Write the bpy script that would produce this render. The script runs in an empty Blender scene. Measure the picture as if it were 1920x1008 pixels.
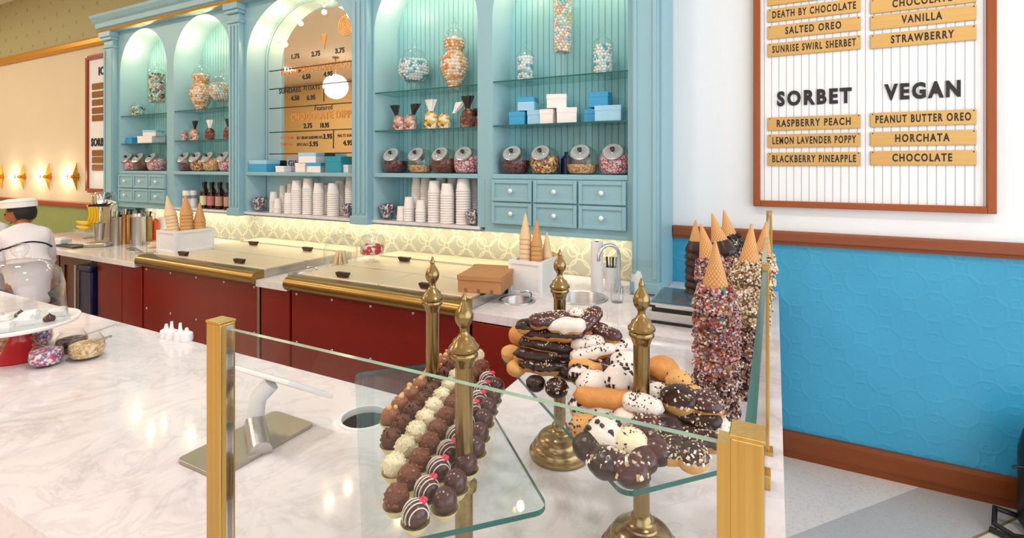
import bpy, bmesh, math, random
from mathutils import Vector, Matrix, Euler, noise
R = math.radians; PI = math.pi
SC = bpy.context.scene; COL = SC.collection
rnd = random.Random(7)

# ------------------------------------------------------------------ camera
YAW = math.atan(493 / 957)
cam = bpy.data.objects.new('camera', bpy.data.cameras.new('camera')); COL.objects.link(cam)
cam.location = (0, 0, 1.6); cam.rotation_euler = (PI / 2, 0, YAW)
cam.data.sensor_width = 36; cam.data.lens = 36 * 957 / 1920; cam.data.shift_y = -194 / 1920
cam.data.clip_start = 0.02
SC.camera = cam
vs = SC.view_settings
vs.view_transform = 'Standard'; vs.look = 'None'; vs.gamma = 1; vs.use_curve_mapping = False; vs.exposure = 0.27
SC.cycles.max_bounces = 10; SC.cycles.transparent_max_bounces = 24; SC.cycles.diffuse_bounces = 4
SC.cycles.glossy_bounces = 4; SC.cycles.caustics_reflective = False; SC.cycles.caustics_refractive = False
SC.cycles.sample_clamp_indirect = 4

# ------------------------------------------------------------------ world and large lights
wd = bpy.data.worlds.new('daylight'); SC.world = wd; wd.use_nodes = True
wd.node_tree.nodes['Background'].inputs[0].default_value = (0.93, 0.97, 1.0, 1)
wd.node_tree.nodes['Background'].inputs[1].default_value = 1.0
def area(name, loc, rot, sx, sy, power, col=(1, 1, 1)):
    l = bpy.data.lights.new(name, 'AREA'); l.shape = 'RECTANGLE'; l.size = sx; l.size_y = sy; l.energy = power; l.color = col
    o = bpy.data.objects.new(name, l); COL.objects.link(o); o.location = loc; o.rotation_euler = rot
    return o
area('window_daylight_front', (0.4, -3.9, 2.1), (R(90), 0, 0), 6.0, 2.6, 26, (0.97, 0.98, 1.0))
area('window_daylight_side', (3.1, 0.4, 2.1), (R(90), 0, R(90)), 5.0, 2.6, 66, (0.90, 0.96, 1.0))
def point(name, loc, power, r, col):
    l = bpy.data.lights.new(name, 'POINT'); l.energy = power; l.shadow_soft_size = r; l.color = col
    o = bpy.data.objects.new(name, l); COL.objects.link(o); o.location = loc
    return o

# ------------------------------------------------------------------ pixel geometry of the photograph (1920 x 1008)
SY, CY = math.sin(YAW), math.cos(YAW)
def cast(u, v):
    a = (u - 960) / 957; b = (310 - v) / 957
    return Vector((-SY + CY * a, CY + SY * a, b))
def on_z(u, v, z):
    d = cast(u, v); t = (z - 1.6) / d.z
    return Vector((d.x * t, d.y * t, z))
def on_y(u, v, y):
    d = cast(u, v); t = y / d.y
    return Vector((d.x * t, y, 1.6 + d.z * t))
def at_t(u, v, t):
    d = cast(u, v)
    return Vector((d.x * t, d.y * t, 1.6 + d.z * t))

# ------------------------------------------------------------------ materials
def lin(c):
    return c / 12.92 if c <= 0.04045 else ((c + 0.055) / 1.055) ** 2.4
def rgb(h):
    if isinstance(h, str):
        h = h.lstrip('#'); return tuple(lin(int(h[i:i + 2], 16) / 255) for i in (0, 2, 4)) + (1,)
    return tuple(h) + (1,)
MATS = {}
class NT:
    def __init__(s, name):
        s.m = bpy.data.materials.new(name); s.m.use_nodes = True
        s.t = s.m.node_tree; s.n = s.t.nodes; s.b = s.n['Principled BSDF']; s.out = s.n['Material Output']
    def add(s, typ, **k):
        n = s.n.new(typ)
        for a, v in k.items(): setattr(n, a, v)
        return n
    def link(s, a, b): s.t.links.new(a, b)
    def coord(s, scale=(1, 1, 1), loc=(0, 0, 0), rot=(0, 0, 0)):
        c = s.add('ShaderNodeTexCoord'); m = s.add('ShaderNodeMapping')
        m.inputs['Scale'].default_value = scale; m.inputs['Location'].default_value = loc; m.inputs['Rotation'].default_value = rot
        s.link(c.outputs['Object'], m.inputs[0]); return m.outputs[0]
    def math(s, op, a, b=None, c=None):
        n = s.add('ShaderNodeMath', operation=op)
        for i, x in enumerate((a, b, c)):
            if x is None: continue
            if hasattr(x, 'links'): s.link(x, n.inputs[i])
            else: n.inputs[i].default_value = x
        return n.outputs[0]
    def mix(s, fac, a, b):
        n = s.add('ShaderNodeMix', data_type='RGBA')
        for i, x in ((0, fac), (6, a), (7, b)):
            if hasattr(x, 'links'): s.link(x, n.inputs[i])
            else: n.inputs[i].default_value = x
        return n.outputs[2]
    def ramp(s, fac, stops, interp='LINEAR'):
        n = s.add('ShaderNodeValToRGB'); r = n.color_ramp; r.interpolation = interp
        while len(r.elements) < len(stops): r.elements.new(0.5)
        for e, (p, c) in zip(r.elements, stops): e.position = p; e.color = rgb(c)
        s.link(fac, n.inputs[0]); return n.outputs[0]
    def noise(s, vec, scale, detail=3, rough=0.5, dist=0):
        n = s.add('ShaderNodeTexNoise'); s.link(vec, n.inputs['Vector'])
        n.inputs['Scale'].default_value = scale; n.inputs['Detail'].default_value = detail; n.inputs['Roughness'].default_value = rough; n.inputs['Distortion'].default_value = dist
        return n.outputs['Fac']
    def bump(s, h, strength, dist=0.01):
        n = s.add('ShaderNodeBump'); n.inputs['Strength'].default_value = strength; n.inputs['Distance'].default_value = dist
        s.link(h, n.inputs['Height']); s.link(n.outputs[0], s.b.inputs['Normal'])
    def base(s, col, rough=0.5, metal=0.0, spec=0.5):
        if hasattr(col, 'links'): s.link(col, s.b.inputs['Base Color'])
        else: s.b.inputs['Base Color'].default_value = rgb(col)
        s.b.inputs['Roughness'].default_value = rough; s.b.inputs['Metallic'].default_value = metal
        s.b.inputs['Specular IOR Level'].default_value = spec
        return s
def plain(name, col, rough=0.5, metal=0.0, spec=0.5, var=0.06, nscale=18, bump=0.0, bscale=120):
    k = NT(name); v = k.coord()
    f = k.noise(v, nscale, 3)
    c = rgb(col); lo = tuple(x * (1 - var) for x in c[:3]) + (1,); hi = tuple(min(1, x * (1 + var)) for x in c[:3]) + (1,)
    k.base(k.mix(f, lo, hi), rough, metal, spec)
    if bump: k.bump(k.noise(v, bscale, 2), bump, 0.002)
    return k.m
def marble(name, base='#ece5e9', vein='#8f8b95', scale=1.0, amount=0.85):
    k = NT(name); v = k.coord()
    n1 = k.noise(v, 1.6 * scale, 6, 0.6, 1.6)
    r1 = k.math('ABSOLUTE', k.math('SUBTRACT', n1, 0.5))
    v1 = k.ramp(r1, [(0.0, (1, 1, 1)), (0.035, (0.25, 0.25, 0.25)), (0.12, (0, 0, 0))])
    n2 = k.noise(v, 5.0 * scale, 5, 0.65, 1.2)
    r2 = k.math('ABSOLUTE', k.math('SUBTRACT', n2, 0.47))
    v2 = k.ramp(r2, [(0.0, (0.55, 0.55, 0.55)), (0.05, (0, 0, 0))])
    cl = k.ramp(k.noise(v, 2.3 * scale, 3), [(0.42, (0, 0, 0)), (0.75, (0.5, 0.5, 0.5))])
    f = k.math('MULTIPLY', k.math('ADD', k.math('MULTIPLY', v1, cl), k.math('ADD', k.math('MULTIPLY', v2, 0.35), k.math('MULTIPLY', cl, 0.12))), amount)
    f = k.math('MINIMUM', f, 0.8)
    k.base(k.mix(f, rgb(base), rgb(vein)), 0.075, 0, 0.42); return k.m
def glass(name, tint=(1, 1, 1), refl=0.9, floor=0.03, power=4.0):
    k = NT(name); k.n.remove(k.b)
    lw = k.add('ShaderNodeLayerWeight'); lw.inputs[0].default_value = 0.5
    f = k.math('ADD', k.math('MULTIPLY', k.math('POWER', lw.outputs['Facing'], power), refl), floor)
    tr = k.add('ShaderNodeBsdfTransparent'); tr.inputs[0].default_value = tuple(tint) + (1,)
    gl = k.add('ShaderNodeBsdfGlossy'); gl.inputs['Roughness'].default_value = 0.03
    mx = k.add('ShaderNodeMixShader'); k.link(f, mx.inputs[0]); k.link(tr.outputs[0], mx.inputs[1]); k.link(gl.outputs[0], mx.inputs[2])
    k.link(mx.outputs[0], k.out.inputs[0]); return k.m
def candy(name, cols, scale, rough=0.3, bump=0.6, seed=0.0):
    k = NT(name); v = k.coord(loc=(seed, seed * 2, seed))
    vo = k.add('ShaderNodeTexVoronoi'); k.link(v, vo.inputs['Vector']); vo.inputs['Scale'].default_value = scale
    sp = k.add('ShaderNodeSeparateColor'); k.link(vo.outputs['Color'], sp.inputs[0])
    n = len(cols)
    c = k.ramp(sp.outputs[0], [(i / n, cols[i]) for i in range(n)], 'CONSTANT')
    k.base(c, rough, 0, 0.5)
    k.bump(k.math('SUBTRACT', 1.0, vo.outputs['Distance']), bump, 0.6 / scale); return k.m
def wood(name, a, b, axis=0, rough=0.4):
    sc = [26, 26, 26]; sc[axis] = 1.6
    k = NT(name); v = k.coord(scale=tuple(sc))
    f = k.noise(v, 1.0, 5, 0.6, 0.4)
    k.base(k.mix(f, rgb(a), rgb(b)), rough, 0, 0.4); return k.m
def brushed(name, a, b, axis, rough=0.3):
    sc = [220, 220, 220]; sc[axis] = 2
    k = NT(name); v = k.coord(scale=tuple(sc))
    f = k.noise(v, 1.0, 2)
    k.base(k.mix(f, rgb(a), rgb(b)), rough, 1.0); k.bump(f, 0.08, 0.001); return k.m
def rings(k, vec, ax, cell, r, w, off=(0, 0)):
    sp = k.add('ShaderNodeSeparateXYZ'); k.link(vec, sp.inputs[0])
    def fr(o, of): return k.math('SUBTRACT', k.math('FRACT', k.math('ADD', k.math('DIVIDE', o, cell), of + 100.0)), 0.5)
    a = fr(sp.outputs[ax[0]], off[0]); b = fr(sp.outputs[ax[1]], off[1])
    d = k.math('SQRT', k.math('ADD', k.math('MULTIPLY', a, a), k.math('MULTIPLY', b, b)))
    e = k.math('ABSOLUTE', k.math('SUBTRACT', d, r))
    return k.math('SUBTRACT', 1.0, k.math('MINIMUM', k.math('DIVIDE', e, w), 1.0))

M = {}
M['marble'] = marble('white_marble')
M['marble_warm'] = marble('counter_marble', '#efe8e4', '#9c8f88', 1.4, 0.7)
M['blue'] = plain('duck_egg_paint', '#90bbc9', 0.38, var=0.04, nscale=5)
def bead():
    k = NT('beadboard_paint'); v = k.coord(); sp = k.add('ShaderNodeSeparateXYZ'); k.link(v, sp.inputs[0])
    f = k.math('ABSOLUTE', k.math('SUBTRACT', k.math('FRACT', k.math('MULTIPLY', k.math('ADD', sp.outputs[0], 50.0), 1 / 0.042)), 0.5))
    g = k.math('MINIMUM', k.math('MULTIPLY', k.math('SUBTRACT', 0.5, f), 9.0), 1.0)
    k.base('#8fc9d3', 0.42); k.bump(g, 0.9, 0.006); return k.m
M['niche'] = plain('glow_paled_niche_paint', '#b4d9e2', 0.36, var=0.03, nscale=5)  # niche blue paled in colour so the arch lamp glow turns cream
M['bead'] = bead()
def bead_white():
    k = NT('white_beadboard'); v = k.coord(); sp = k.add('ShaderNodeSeparateXYZ'); k.link(v, sp.inputs[0])
    f = k.math('ABSOLUTE', k.math('SUBTRACT', k.math('FRACT', k.math('MULTIPLY', k.math('ADD', sp.outputs[0], 50.0), 1 / 0.036)), 0.5))
    g = k.math('MINIMUM', k.math('MULTIPLY', k.math('SUBTRACT', 0.5, f), 9.0), 1.0)
    k.base(k.mix(g, rgb('#d3d7e2'), rgb('#eff1f5')), 0.45); k.bump(g, 0.8, 0.004); return k.m
M['bead_white'] = bead_white()
M['white_wall'] = plain('white_wall_paint', '#eef1f5', 0.6, var=0.02)
M['cream_wall'] = plain('cream_wall_paint', '#d8c9ad', 0.6, var=0.04, nscale=2)
M['ceiling'] = plain('ceiling_paint', '#e8d9c4', 0.7, var=0.03)
def wallpaper():
    k = NT('olive_wallpaper'); v = k.coord()
    d1 = rings(k, v, (0, 2), 0.34, 0.0, 0.11); d2 = rings(k, v, (0, 2), 0.34, 0.0, 0.11, (0.5, 0.5))
    f = k.math('MULTIPLY', k.math('MAXIMUM', d1, d2), 0.75)
    n = k.noise(v, 60, 3)
    k.base(k.mix(f, k.mix(n, rgb('#a39f72'), rgb('#b5ad82')), rgb('#7c7448')), 0.6); return k.m
M['wallpaper'] = wallpaper()
def wainscot(name, col, dark):
    k = NT(name); v = k.coord()
    r1 = rings(k, v, (0, 2), 0.2, 0.36, 0.05); r2 = rings(k, v, (0, 2), 0.2, 0.36, 0.05, (0.5, 0.5)); r3 = rings(k, v, (0, 2), 0.1, 0.18, 0.08, (0.5, 0.0))
    h = k.math('ADD', k.math('MAXIMUM', r1, r2), k.math('MULTIPLY', r3, 0.6))
    h = k.math('ADD', k.math('MULTIPLY', h, k.noise(v, 9, 2)), k.math('MULTIPLY', k.noise(v, 90, 3), 0.25))
    k.base(k.mix(k.noise(v, 3, 3), rgb(col), rgb(dark)), 0.33); k.bump(h, 0.32, 0.006); return k.m
M['wainscot'] = wainscot('blue_embossed_panel', '#3fa5cd', '#3596bf')
M['wainscot_green'] = wainscot('green_embossed_panel', '#8d9a5c', '#7f8f55')
def tilemat():
    k = NT('circle_pattern_tile'); v = k.coord()
    r = [rings(k, v, (0, 2), 0.17, 0.40, 0.045), rings(k, v, (0, 2), 0.17, 0.40, 0.045, (0.5, 0.5)), rings(k, v, (0, 2), 0.17, 0.22, 0.045, (0.25, 0.3))]
    f = k.math('MAXIMUM', k.math('MAXIMUM', r[0], r[1]), k.math('MULTIPLY', r[2], 0.7))
    k.base(k.mix(f, k.mix(k.noise(v, 14, 3), rgb('#b6b8a4'), rgb('#c1c0aa')), rgb('#ece3c8')), 0.22); return k.m
M['tile'] = tilemat()
def floor_mat():
    k = NT('terrazzo'); v = k.coord(); sp = k.add('ShaderNodeSeparateXYZ'); k.link(v, sp.inputs[0])
    d = k.math('ADD', k.math('MULTIPLY', sp.outputs[0], 0.76), k.math('MULTIPLY', sp.outputs[1], -0.65))
    inb = k.math('MULTIPLY', k.math('GREATER_THAN', d, -1.586), k.math('LESS_THAN', d, -1.283))
    ln = k.math('LESS_THAN', k.math('ABSOLUTE', k.math('SUBTRACT', d, -1.28)), 0.006)
    vo = k.add('ShaderNodeTexVoronoi'); k.link(v, vo.inputs['Vector']); vo.inputs['Scale'].default_value = 120
    s2 = k.add('ShaderNodeSeparateColor'); k.link(vo.outputs['Color'], s2.inputs[0])
    c = k.mix(inb, rgb('#dfd7d0'), rgb('#b9b4b2')); c = k.mix(ln, c, rgb('#8b7a4a'))
    c = k.mix(k.math('MULTIPLY', k.math('GREATER_THAN', s2.outputs[0], 0.8), 0.15), c, rgb('#8d8a88'))
    k.base(c, 0.25); return k.m
M['floor'] = floor_mat()
M['rail_wood'] = wood('chair_rail_wood', '#7a3b20', '#97522f', 0)
M['red_wood'] = wood('red_rail_wood', '#8a3119', '#a3472a', 0)
M['frame_wood'] = wood('frame_wood_h', '#8a3f12', '#a95820', 0, 0.35)
M['frame_wood_v'] = wood('frame_wood_v', '#8a3f12', '#a95820', 2, 0.35)
M['cabinet'] = plain('red_lacquer_wood', '#84190b', 0.33, var=0.16, nscale=2.5)
M['cabinet_brown'] = wood('brown_door_wood', '#4a1a0c', '#66270f', 2)
M['dark'] = plain('dark_recess', '#140f0e', 0.7)
M['gold_trim'] = plain('gilt_trim', '#dc9c2c', 0.35, 0.6, var=0.2, nscale=40, bump=0.4, bscale=60)
M['brass'] = plain('antique_brass', '#9c855b', 0.24, 1.0, var=0.2, nscale=14)
M['brass_sq'] = brushed('satin_brass', '#c99d4c', '#dfbf78', 2, 0.26)
M['brass_rail'] = brushed('brass_rail', '#8f7442', '#b3945a', 0, 0.3)
M['brass_lid'] = brushed('brass_lid_reflection_tint', '#f0dab6', '#f8ead0', 0, 0.42); M['brass_lid'].node_tree.nodes['Principled BSDF'].inputs['Metallic'].default_value = 0.55  # brass paled to cream, standing in for the lit backsplash's reflection
M['plaque'] = brushed('plaque_brass', '#c4995a', '#d6b478', 0, 0.5)
M['plaque_dark'] = plain('dark_brown_plaque', '#8a5420', 0.45, var=0.2)  # darker brown than the plaques on the large board
M['steel'] = brushed('brushed_steel', '#b9b7b5', '#d3d2d2', 0, 0.3)
M['chrome'] = plain('chrome', '#d8dade', 0.08, 1.0, var=0.02)
M['nickel'] = plain('satin_nickel', '#b3aca2', 0.34, 1.0, var=0.04)
M['copper'] = plain('copper', '#c08a5a', 0.25, 1.0, var=0.1)
M['black'] = plain('black_plastic', '#15130f', 0.4)
M['knob_brown'] = plain('brown_knob', '#3d2416', 0.4)
M['white_gloss'] = plain('white_gloss', '#f3f3f4', 0.25, var=0.015)
M['white_matte'] = plain('white_matte', '#f1eff0', 0.6, var=0.02)
M['paper_cup'] = plain('paper_cup', '#efe9e6', 0.55, var=0.02)
M['red_gloss'] = plain('red_glaze', '#b0121b', 0.12, var=0.05)
M['navy'] = plain('navy_plastic', '#10164a', 0.35)
M['letter'] = plain('black_lettering', '#17141a', 0.5)
M['letter_gold'] = plain('orange_gold_lettering', '#df8d3c', 0.4)
M['glass'] = glass('clear_glass')
M['glass_jar'] = glass('jar_glass', (0.97, 0.98, 0.98), 0.75, 0.045, 2.6)
M['glass_pane'] = glass('pane_glass', (0.985, 0.995, 0.99), 0.8, 0.025, 5)
M['glass_tray'] = glass('tray_glass', (0.965, 0.985, 0.98), 0.8, 0.04, 4)
M['glass_shelf'] = glass('shelf_glass', (0.80, 0.93, 0.92), 0.7, 0.06, 3)
M['glass_edge'] = plain('glass_edge_green', '#12625f', 0.12, var=0.1)
M['glass_edge_light'] = plain('glass_edge_pale', '#8fa892', 0.15, var=0.2, nscale=60)
M['mirror'] = plain('mirror_silver', '#f4f1ea', 0.02, 1.0, var=0.0)
M['kraft'] = plain('kraft_cardboard', '#bd8757', 0.7, var=0.06, nscale=60)
M['box_blue'] = plain('sky_blue_card', '#3ba3d6', 0.5, var=0.04)
M['box_teal'] = plain('teal_card', '#2395ab', 0.5, var=0.04)
M['box_lightblue'] = plain('pale_blue_card', '#9fd2ee', 0.5, var=0.03)
M['box_white'] = plain('white_card', '#f5efee', 0.5, var=0.02)
M['grey_card'] = plain('grey_card', '#8f97ad', 0.6)
def waffle():
    k = NT('waffle_cone'); c = k.add('ShaderNodeTexCoord'); sp = k.add('ShaderNodeSeparateXYZ'); k.link(c.outputs['Object'], sp.inputs[0])
    th = k.math('ARCTAN2', sp.outputs[1], sp.outputs[0]); z = k.math('MULTIPLY', sp.outputs[2], 70.0)
    t6 = k.math('MULTIPLY', th, 8 / PI)
    def ln(e):
        f = k.math('ABSOLUTE', k.math('SUBTRACT', k.math('FRACT', k.math('ADD', e, 100.0)), 0.5)); return k.math('LESS_THAN', f, 0.13)
    g = k.math('MAXIMUM', ln(k.math('ADD', t6, z)), ln(k.math('SUBTRACT', t6, z)))
    k.base(k.mix(g, rgb('#e0ae72'), rgb('#bf7f42')), 0.55); k.bump(g, -0.5, 0.002); return k.m
M['waffle'] = waffle()
M['wafer_pale'] = plain('pale_wafer', '#e9cba0', 0.55, var=0.1, nscale=60)
M['choc_dark'] = plain('dark_chocolate', '#2f1512', 0.28, var=0.3, nscale=60, bump=0.7, bscale=110)
M['choc_plum'] = plain('glossy_plum_chocolate', '#4d2a2c', 0.22, var=0.15, nscale=60, bump=0.15, bscale=140)
M['choc_milk'] = plain('milk_chocolate', '#93583c', 0.35, var=0.1)
M['choc_crumb'] = plain('crumbed_chocolate', '#5e2c1a', 0.5, var=0.35, nscale=90, bump=1.0, bscale=160)
M['choc_nut'] = plain('nutty_chocolate', '#6e3a26', 0.5, var=0.35, nscale=120, bump=1.0, bscale=190)
M['choc_white'] = plain('white_chocolate', '#efe3c3', 0.4, var=0.05, nscale=60, bump=0.7, bscale=120)
M['icing'] = plain('white_icing', '#ebe1da', 0.3, var=0.03, bump=0.4, bscale=150)
M['dough'] = plain('golden_dough', '#cd8a45', 0.5, var=0.3, nscale=50, bump=0.5, bscale=140)
M['dough_pale'] = plain('pale_dough', '#dda55f', 0.55, var=0.2, nscale=40)
M['pink'] = plain('pink_petal', '#d8385a', 0.5)
M['nut'] = plain('hazelnut', '#dcb37c', 0.5)
M['fluted'] = plain('pleated_paper', '#ecdca6', 0.6)
M['skin'] = plain('skin_tan', '#a05a34', 0.5)
M['skin_light'] = plain('skin_light', '#d3a083', 0.5)
M['hair'] = plain('black_hair', '#120c0b', 0.6)
M['shirt'] = plain('white_shirt', '#e6e2ea', 0.75, var=0.03)
M['navy_cloth'] = plain('navy_cloth', '#1c2038', 0.8)
M['banana'] = plain('banana_yellow', '#e9c21c', 0.45, var=0.08)
M['orange'] = plain('orange_syrup', '#e35a12', 0.3)
M['syrup_brown'] = plain('brown_syrup_glass', '#2a0f10', 0.12)
M['label_cream'] = plain('cream_label', '#e6d7ae', 0.6); M['label_pink'] = plain('pink_label', '#c9797d', 0.6); M['label_tan'] = plain('tan_label', '#c09a84', 0.6)
def emis(name, col, st):
    k = NT(name); k.base(col, 0.4); k.b.inputs['Emission Color'].default_value = rgb(col); k.b.inputs['Emission Strength'].default_value = st; return k.m
M['lamp_warm'] = emis('warm_lamp_glow', '#ffe6b0', 6.0)
M['lamp_globe'] = emis('opal_globe_glow', '#fff6ec', 2.6)
def swatch(name, cols, scale, **k): M[name] = candy(name, cols, scale, **k)
swatch('f_pastel', ['#f0b7c4', '#f7f3ee', '#9fd4d8', '#efc77a', '#cfe6c0', '#f4efe9'], 52, bump=1.0)
swatch('f_orange', ['#e08a2c', '#f4e4cf', '#efb566', '#f8f1e8', '#d97d27', '#f6ead8'], 52, bump=1.0)
swatch('f_bluewhite', ['#6fc3d6', '#f3f6f6', '#bfe3e6', '#efe7e2', '#3fa2b8', '#f2f4f2'], 52, bump=1.0)
swatch('f_green', ['#4fae8a', '#eef5ee', '#9ed6c8', '#e9d7a8', '#d98a9c', '#f0f3ef'], 55, bump=1.0)
swatch('f_maroon', ['#3a1518', '#6b2b30', '#4a1c20', '#7b4146'], 85, bump=1.0)
swatch('f_multi', ['#e3b23a', '#c8453b', '#e8d9a0', '#4b8a4f', '#d97f2e', '#6a2f5a'], 85, bump=1.0)
swatch('f_tan', ['#d59a5a', '#e3b27c', '#c4803f', '#edcfa0'], 95, bump=1.0)
swatch('f_pinknp', ['#e59aa8', '#c8566c', '#f1d2d2', '#b23a52', '#efe3e6'], 110, bump=1.0)
swatch('f_brown', ['#5a2314', '#6d2d1b', '#7a3a24'], 85, bump=1.0)
swatch('f_rainbow', ['#d64b6a', '#f2ece8', '#6d4f9e', '#e9b8c0', '#4c9fc4', '#f3eee9', '#c93a4a'], 150)
swatch('f_nuts', ['#e6c795', '#d7ae73', '#f1dcb6', '#c4935a'], 110)
swatch('f_chips', ['#3b1a16', '#4f2620', '#2c1210'], 90)
swatch('f_mint', ['#c91522', '#f4f1f0', '#e9e3e4', '#d6303a'], 45)
def sprinkle_mat(name, cols):
    k = NT(name); g = k.add('ShaderNodeNewGeometry')
    n = len(cols); k.base(k.ramp(g.outputs['Random Per Island'], [(i / n, cols[i]) for i in range(n)], 'CONSTANT'), 0.4); return k.m
M['sp_rainbow'] = sprinkle_mat('rainbow_sprinkles', ['#b5525e', '#d3aeaa', '#6d4a5e', '#c98a5a', '#5d8a98', '#dfb0b3', '#7a3a30', '#e9dcd5', '#5c2c28', '#a86a62'])
M['sp_nut'] = sprinkle_mat('nut_sprinkles', ['#c9a97a', '#ece2d0', '#8a6a48', '#dcc7a4', '#5c4630', '#f0e9dd'])
M['sp_choc'] = sprinkle_mat('chocolate_sprinkles', ['#3a1d18', '#8d6a62', '#57302a', '#c9a6a0', '#2b1412', '#e8d6d0'])
M['sp_cookie'] = sprinkle_mat('cookie_crumbs', ['#241614', '#3a2724', '#5a4a48', '#1c1010'])
M['sp_white'] = sprinkle_mat('coconut_bits', ['#efe4d6', '#d8bf9c', '#f7f0e8', '#c9a583'])

# ------------------------------------------------------------------ mesh helper
class MB:
    def __init__(s): s.bm = bmesh.new(); s.mi = 0
    def _f(s, vs_):
        try:
            f = s.bm.faces.new(vs_); f.material_index = s.mi; return f
        except ValueError: return None
    def box(s, x0, x1, y0, y1, z0, z1, mat=None):
        p = [s.bm.verts.new(c) for c in ((x0, y0, z0), (x1, y0, z0), (x1, y1, z0), (x0, y1, z0), (x0, y0, z1), (x1, y0, z1), (x1, y1, z1), (x0, y1, z1))]
        if mat is not None:
            for v in p: v.co = mat @ v.co
        for q in ((3, 2, 1, 0), (4, 5, 6, 7), (0, 1, 5, 4), (1, 2, 6, 5), (2, 3, 7, 6), (3, 0, 4, 7)): s._f([p[i] for i in q])
        return s
    def lathe(s, prof, c=(0, 0, 0), seg=24, mat=None, wob=None):
        c = Vector(c); rows = []
        for r, z in prof:
            if r < 1e-6: row = [s.bm.verts.new((0, 0, z))]
            else:
                row = []
                for i in range(seg):
                    a = 2 * PI * i / seg; rr = r * (wob(a, z) if wob else 1)
                    row.append(s.bm.verts.new((rr * math.cos(a), rr * math.sin(a), z)))
            rows.append(row)
        for row in rows:
            for v in row: v.co = (mat @ v.co if mat is not None else v.co) + c
        for a, b in zip(rows, rows[1:]):
            for i in range(seg):
                j = (i + 1) % seg
                if len(a) == 1 and len(b) == 1: continue
                if len(a) == 1: s._f([a[0], b[j], b[i]])
                elif len(b) == 1: s._f([a[i], a[j], b[0]])
                else: s._f([a[i], a[j], b[j], b[i]])
        return s
    def cyl(s, c, r, z0, z1, seg=24, r1=None):
        r1 = r if r1 is None else r1
        return s.lathe([(0, z0), (r, z0), (r1, z1), (0, z1)], c, seg)
    def ball(s, c, r, seg=16, ring=10, sc=(1, 1, 1), mat=None):
        m = Matrix.Diagonal((sc[0], sc[1], sc[2], 1))
        if mat is not None: m = mat @ m
        return s.lathe([(r * math.sin(PI * i / ring), -r * math.cos(PI * i / ring)) for i in range(ring + 1)], c, seg, m)
    def tube(s, pts, r, seg=8, cap=True):
        pts = [Vector(p) for p in pts]; n = len(pts); rs = r if isinstance(r, (list, tuple)) else [r] * n
        rows = []; prev = None
        for i, p in enumerate(pts):
            d = (pts[min(i + 1, n - 1)] - pts[max(i - 1, 0)]).normalized()
            if prev is None:
                u = d.orthogonal().normalized()
            else:
                u = (prev - d * prev.dot(d)).normalized()
            prev = u; w = d.cross(u)
            rows.append([s.bm.verts.new(p + (u * math.cos(2 * PI * k / seg) + w * math.sin(2 * PI * k / seg)) * rs[i]) for k in range(seg)])
        for a, b in zip(rows, rows[1:]):
            for i in range(seg): s._f([a[i], a[(i + 1) % seg], b[(i + 1) % seg], b[i]])
        if cap: s._f(rows[0][::-1]); s._f(rows[-1])
        return s
    def prism(s, pts, a0, a1, plane='xy', mat=None):
        def P(p, a): return {'xy': (p[0], p[1], a), 'xz': (p[0], a, p[1]), 'yz': (a, p[0], p[1])}[plane]
        A = [s.bm.verts.new(P(p, a0)) for p in pts]; B = [s.bm.verts.new(P(p, a1)) for p in pts]
        if mat is not None:
            for v in A + B: v.co = mat @ v.co
        s._f(A[::-1]); s._f(B)
        for i in range(len(pts)): j = (i + 1) % len(pts); s._f([A[i], A[j], B[j], B[i]])
        return s
    def slab_hole(s, x0, x1, y0, y1, z0, z1, cx, cy, r, seg=48):
        ang = sorted(set([2 * PI * i / seg for i in range(seg)] + [math.atan2(y - cy, x - cx) % (2 * PI) for x in (x0, x1) for y in (y0, y1)]))
        I, O = [], []
        for a in ang:
            c, n = math.cos(a), math.sin(a)
            t = min([q for q in ((x1 - cx) / c if c > 1e-9 else (x0 - cx) / c if c < -1e-9 else 9e9, (y1 - cy) / n if n > 1e-9 else (y0 - cy) / n if n < -1e-9 else 9e9)])
            I.append((cx + r * c, cy + r * n)); O.append((cx + t * c, cy + t * n))
        V = lambda L, z: [s.bm.verts.new((p[0], p[1], z)) for p in L]
        it, ot, ib, ob = V(I, z1), V(O, z1), V(I, z0), V(O, z0); n = len(ang)
        for i in range(n):
            j = (i + 1) % n
            s._f([it[i], ot[i], ot[j], it[j]]); s._f([ib[j], ob[j], ob[i], ib[i]])
            s._f([ot[i], ob[i], ob[j], ot[j]]); s._f([it[j], ib[j], ib[i], it[i]])
        return s
    def text(s, txt, size, loc, rot=(PI / 2, 0, 0), extrude=0.001, bold=0.0, sx=1.0, align='CENTER', width=None, sp=1.12):
        cu = bpy.data.curves.new('t', 'FONT'); cu.body = txt; cu.size = size; cu.extrude = extrude; cu.offset = bold; cu.align_x = align; cu.align_y = 'CENTER'; cu.space_character = sp
        cu.resolution_u = 3
        o = bpy.data.objects.new('t', cu); COL.objects.link(o)
        dg = bpy.context.evaluated_depsgraph_get(); me = bpy.data.meshes.new_from_object(o.evaluated_get(dg))
        if width:
            xs = [v.co.x for v in me.vertices]
            sx = min(sx, width / max(1e-6, max(xs) - min(xs)))
        mt = Matrix.Translation(loc) @ Euler(rot).to_matrix().to_4x4() @ Matrix.Diagonal((sx, 1, 1, 1))
        n0 = len(s.bm.verts); f0 = len(s.bm.faces)
        s.bm.from_mesh(me); s.bm.verts.ensure_lookup_table(); s.bm.faces.ensure_lookup_table()
        for v in s.bm.verts[n0:]: v.co = mt @ v.co
        for f in s.bm.faces[f0:]: f.material_index = s.mi
        bpy.data.objects.remove(o); bpy.data.meshes.remove(me); bpy.data.curves.remove(cu)
        return s
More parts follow.
